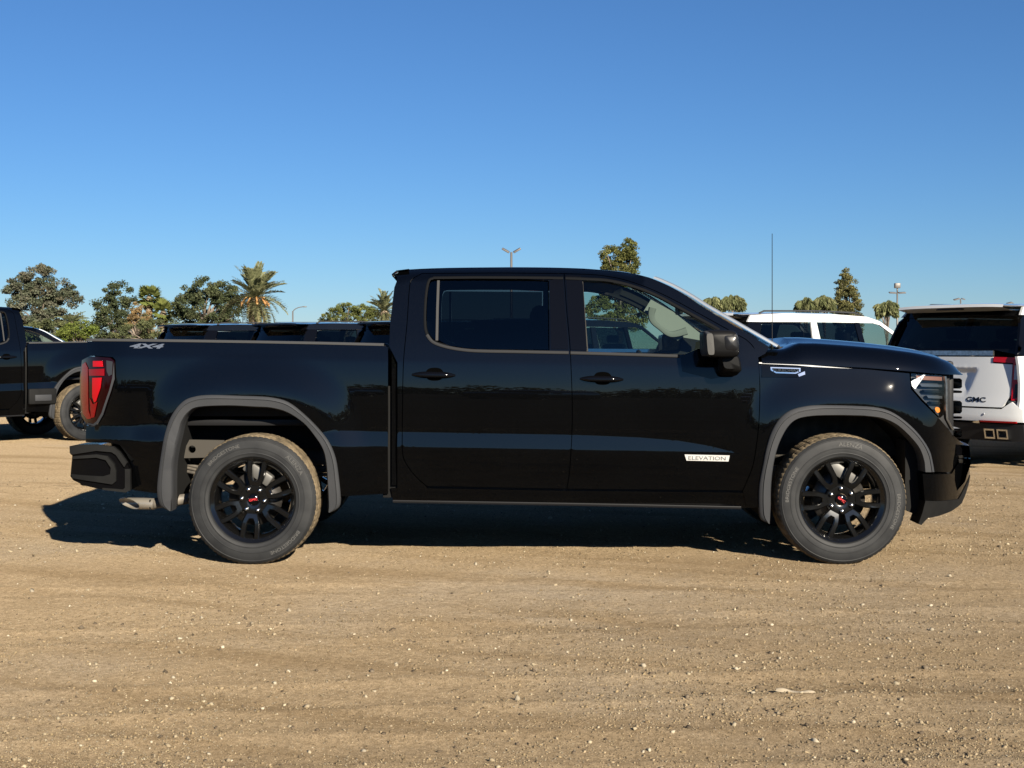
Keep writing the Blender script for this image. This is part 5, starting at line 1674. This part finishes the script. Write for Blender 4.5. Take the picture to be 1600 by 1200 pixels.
# ---- fan palms
def fan_mesh(cols):
    C, U, W, col = [], [], [], []
    for i in range(19):
        a = R(-115 + 230 * i / 18)
        d = np.array([math.cos(a), math.sin(a), -0.12 * (i % 2) - 0.25 * abs(math.sin(a))])
        C.append(np.array([0.62, 0, 0.0])); U.append(d * 0.52); W.append(np.cross(d, [0, 0, 1.0]) * 0.16)
        col.append(np.array(cols[i % len(cols)]) * (0.8 + 0.4 * rng.random()))
    C.append(np.array([0.0, 0, 0])); U.append(np.array([0.62, 0, 0])); W.append(np.array([0, 0.03, 0])); col.append(np.array(cols[0]))
    me = quads_mesh(np.array(C), np.array(U), np.array(W), np.array(col))
    me.materials.append(leafm)
    return me
fan_k = [fan_mesh(((0.15, 0.18, 0.05), (0.19, 0.21, 0.06))), fan_mesh(((0.15, 0.18, 0.05), (0.19, 0.21, 0.06))), fan_mesh(((0.33, 0.25, 0.13), (0.28, 0.22, 0.11)))]
feather_palm('fan_palm', 'tall yellow-green fan palm with a dry skirt behind the orange-brown tree', 233, 92, 466, 1.0, 44, 0.22, fan_k, (80, -85), skirt=True)
feather_palm('fan_palm', 'lower fan palm right of the taller fan palm', 255, 92, 488, 0.95, 38, 0.2, fan_k, (80, -80), skirt=True)

# ---- lamp posts
steel = mat('lamp_steel', (0.16, 0.15, 0.14), 0.5, 0.3)
def lot_lamp(label, px, dep, ytop, heads, camera_box=False, tilt=22):
    k = dep / F
    X, Y = (px - CX) * k, dep - D
    h = CH - (ytop - HY) * k
    root = empty('lamp_post', (X, Y, 0))
    tube('pole', [(0, 0, 0), (0, 0, h * 0.5), (0, 0, h)], [0.11, 0.09, 0.07], steel, root, 8)
    for s, w in heads:
        rbox('lamp_head', (s * (w * 0.5 + 0.10), 0, h + 0.02 + math.sin(R(tilt)) * w * 0.35), (w * 0.5, 0.18, 0.05), 0.03, steel, root, rot=(R(14), -s * R(tilt), 0))
    if camera_box:
        rbox('camera_box', (0, 0, h + 0.65), (0.24, 0.2, 0.22), 0.05, steel, root)
        tube('mast', [(0, 0, h - 0.05), (0, 0, h + 0.6)], 0.06, steel, root, 6)
    tag(root, label, 'lamp post', 'lamp posts on the horizon')
lot_lamp('lot lamp post with two tilted heads rising above the black cab roof', 799, 80, 394, ((-1, 0.52), (1, 0.52)), tilt=30)
lot_lamp('lamp post with crossbar and a dark box on top, near the right palm', 1402, 110, 458, ((-1, 0.62), (1, 0.62)), True, 3)
lot_lamp('small far lamp post over the white tailgate roof', 1501, 130, 467, ((-1, 0.62), (1, 0.35)), tilt=-14)
lot_lamp('far lamp head just showing over the roof at the right edge', 1583, 130, 473, ((-1, 0.55),), tilt=-14)
k = 120 / F
root = empty('street_lamp', ((457.5 - CX) * k, 120 - D, 0))
zz = lambda y_: CH - (y_ - HY) * k
tube('pole', [(0, 0, 0), (0, 0, zz(486))], [0.10, 0.07], steel, root, 6)
tube('curved_arm', crv([(0, 0, zz(487)), (3 * k, 0, zz(483.5)), (9 * k, 0, zz(480.5)), (16 * k, 0, zz(479.3))], 4), 0.045, steel, root, 6)
rbox('lamp_head', (18.5 * k, 0, zz(479.3)), (0.19, 0.10, 0.05), 0.03, steel, root)
tag(root, 'curved-arm street lamp between the date palm and the pale green tree', 'street lamp')

# ---- wood behind the photographer, mirrored in the black doors
Cs = []
xs_ = np.linspace(-130, 130, 84)
for x in xs_:
    h = 3.2 + 4.2 * rng.random() ** 2.0
    n_c = 26
    d = rvec(n_c) * np.array([2.6, 2.2, h * 0.45])
    Cs.append(d + np.array([x + rng.uniform(-1, 1), -85 - 10 * rng.random(), h * 0.55]))
Cs = np.concatenate(Cs)
m_ = 16
n_ = len(Cs) * m_
ctr = np.repeat(Cs, m_, axis=0) + rvec(n_) * 1.0
u = rvec(n_); w = np.cross(u, rvec(n_)); w /= np.linalg.norm(w, axis=1, keepdims=True)
col = np.array(dk)[rng.integers(0, 4, n_)]
wood = link('distant_wood', quads_mesh(ctr, u * 0.6, w * 0.6, col), leafm)
wood['kind'] = 'stuff'
wood['label'] = 'far belt of dark trees mirrored in the black doors'
wood['category'] = 'trees'
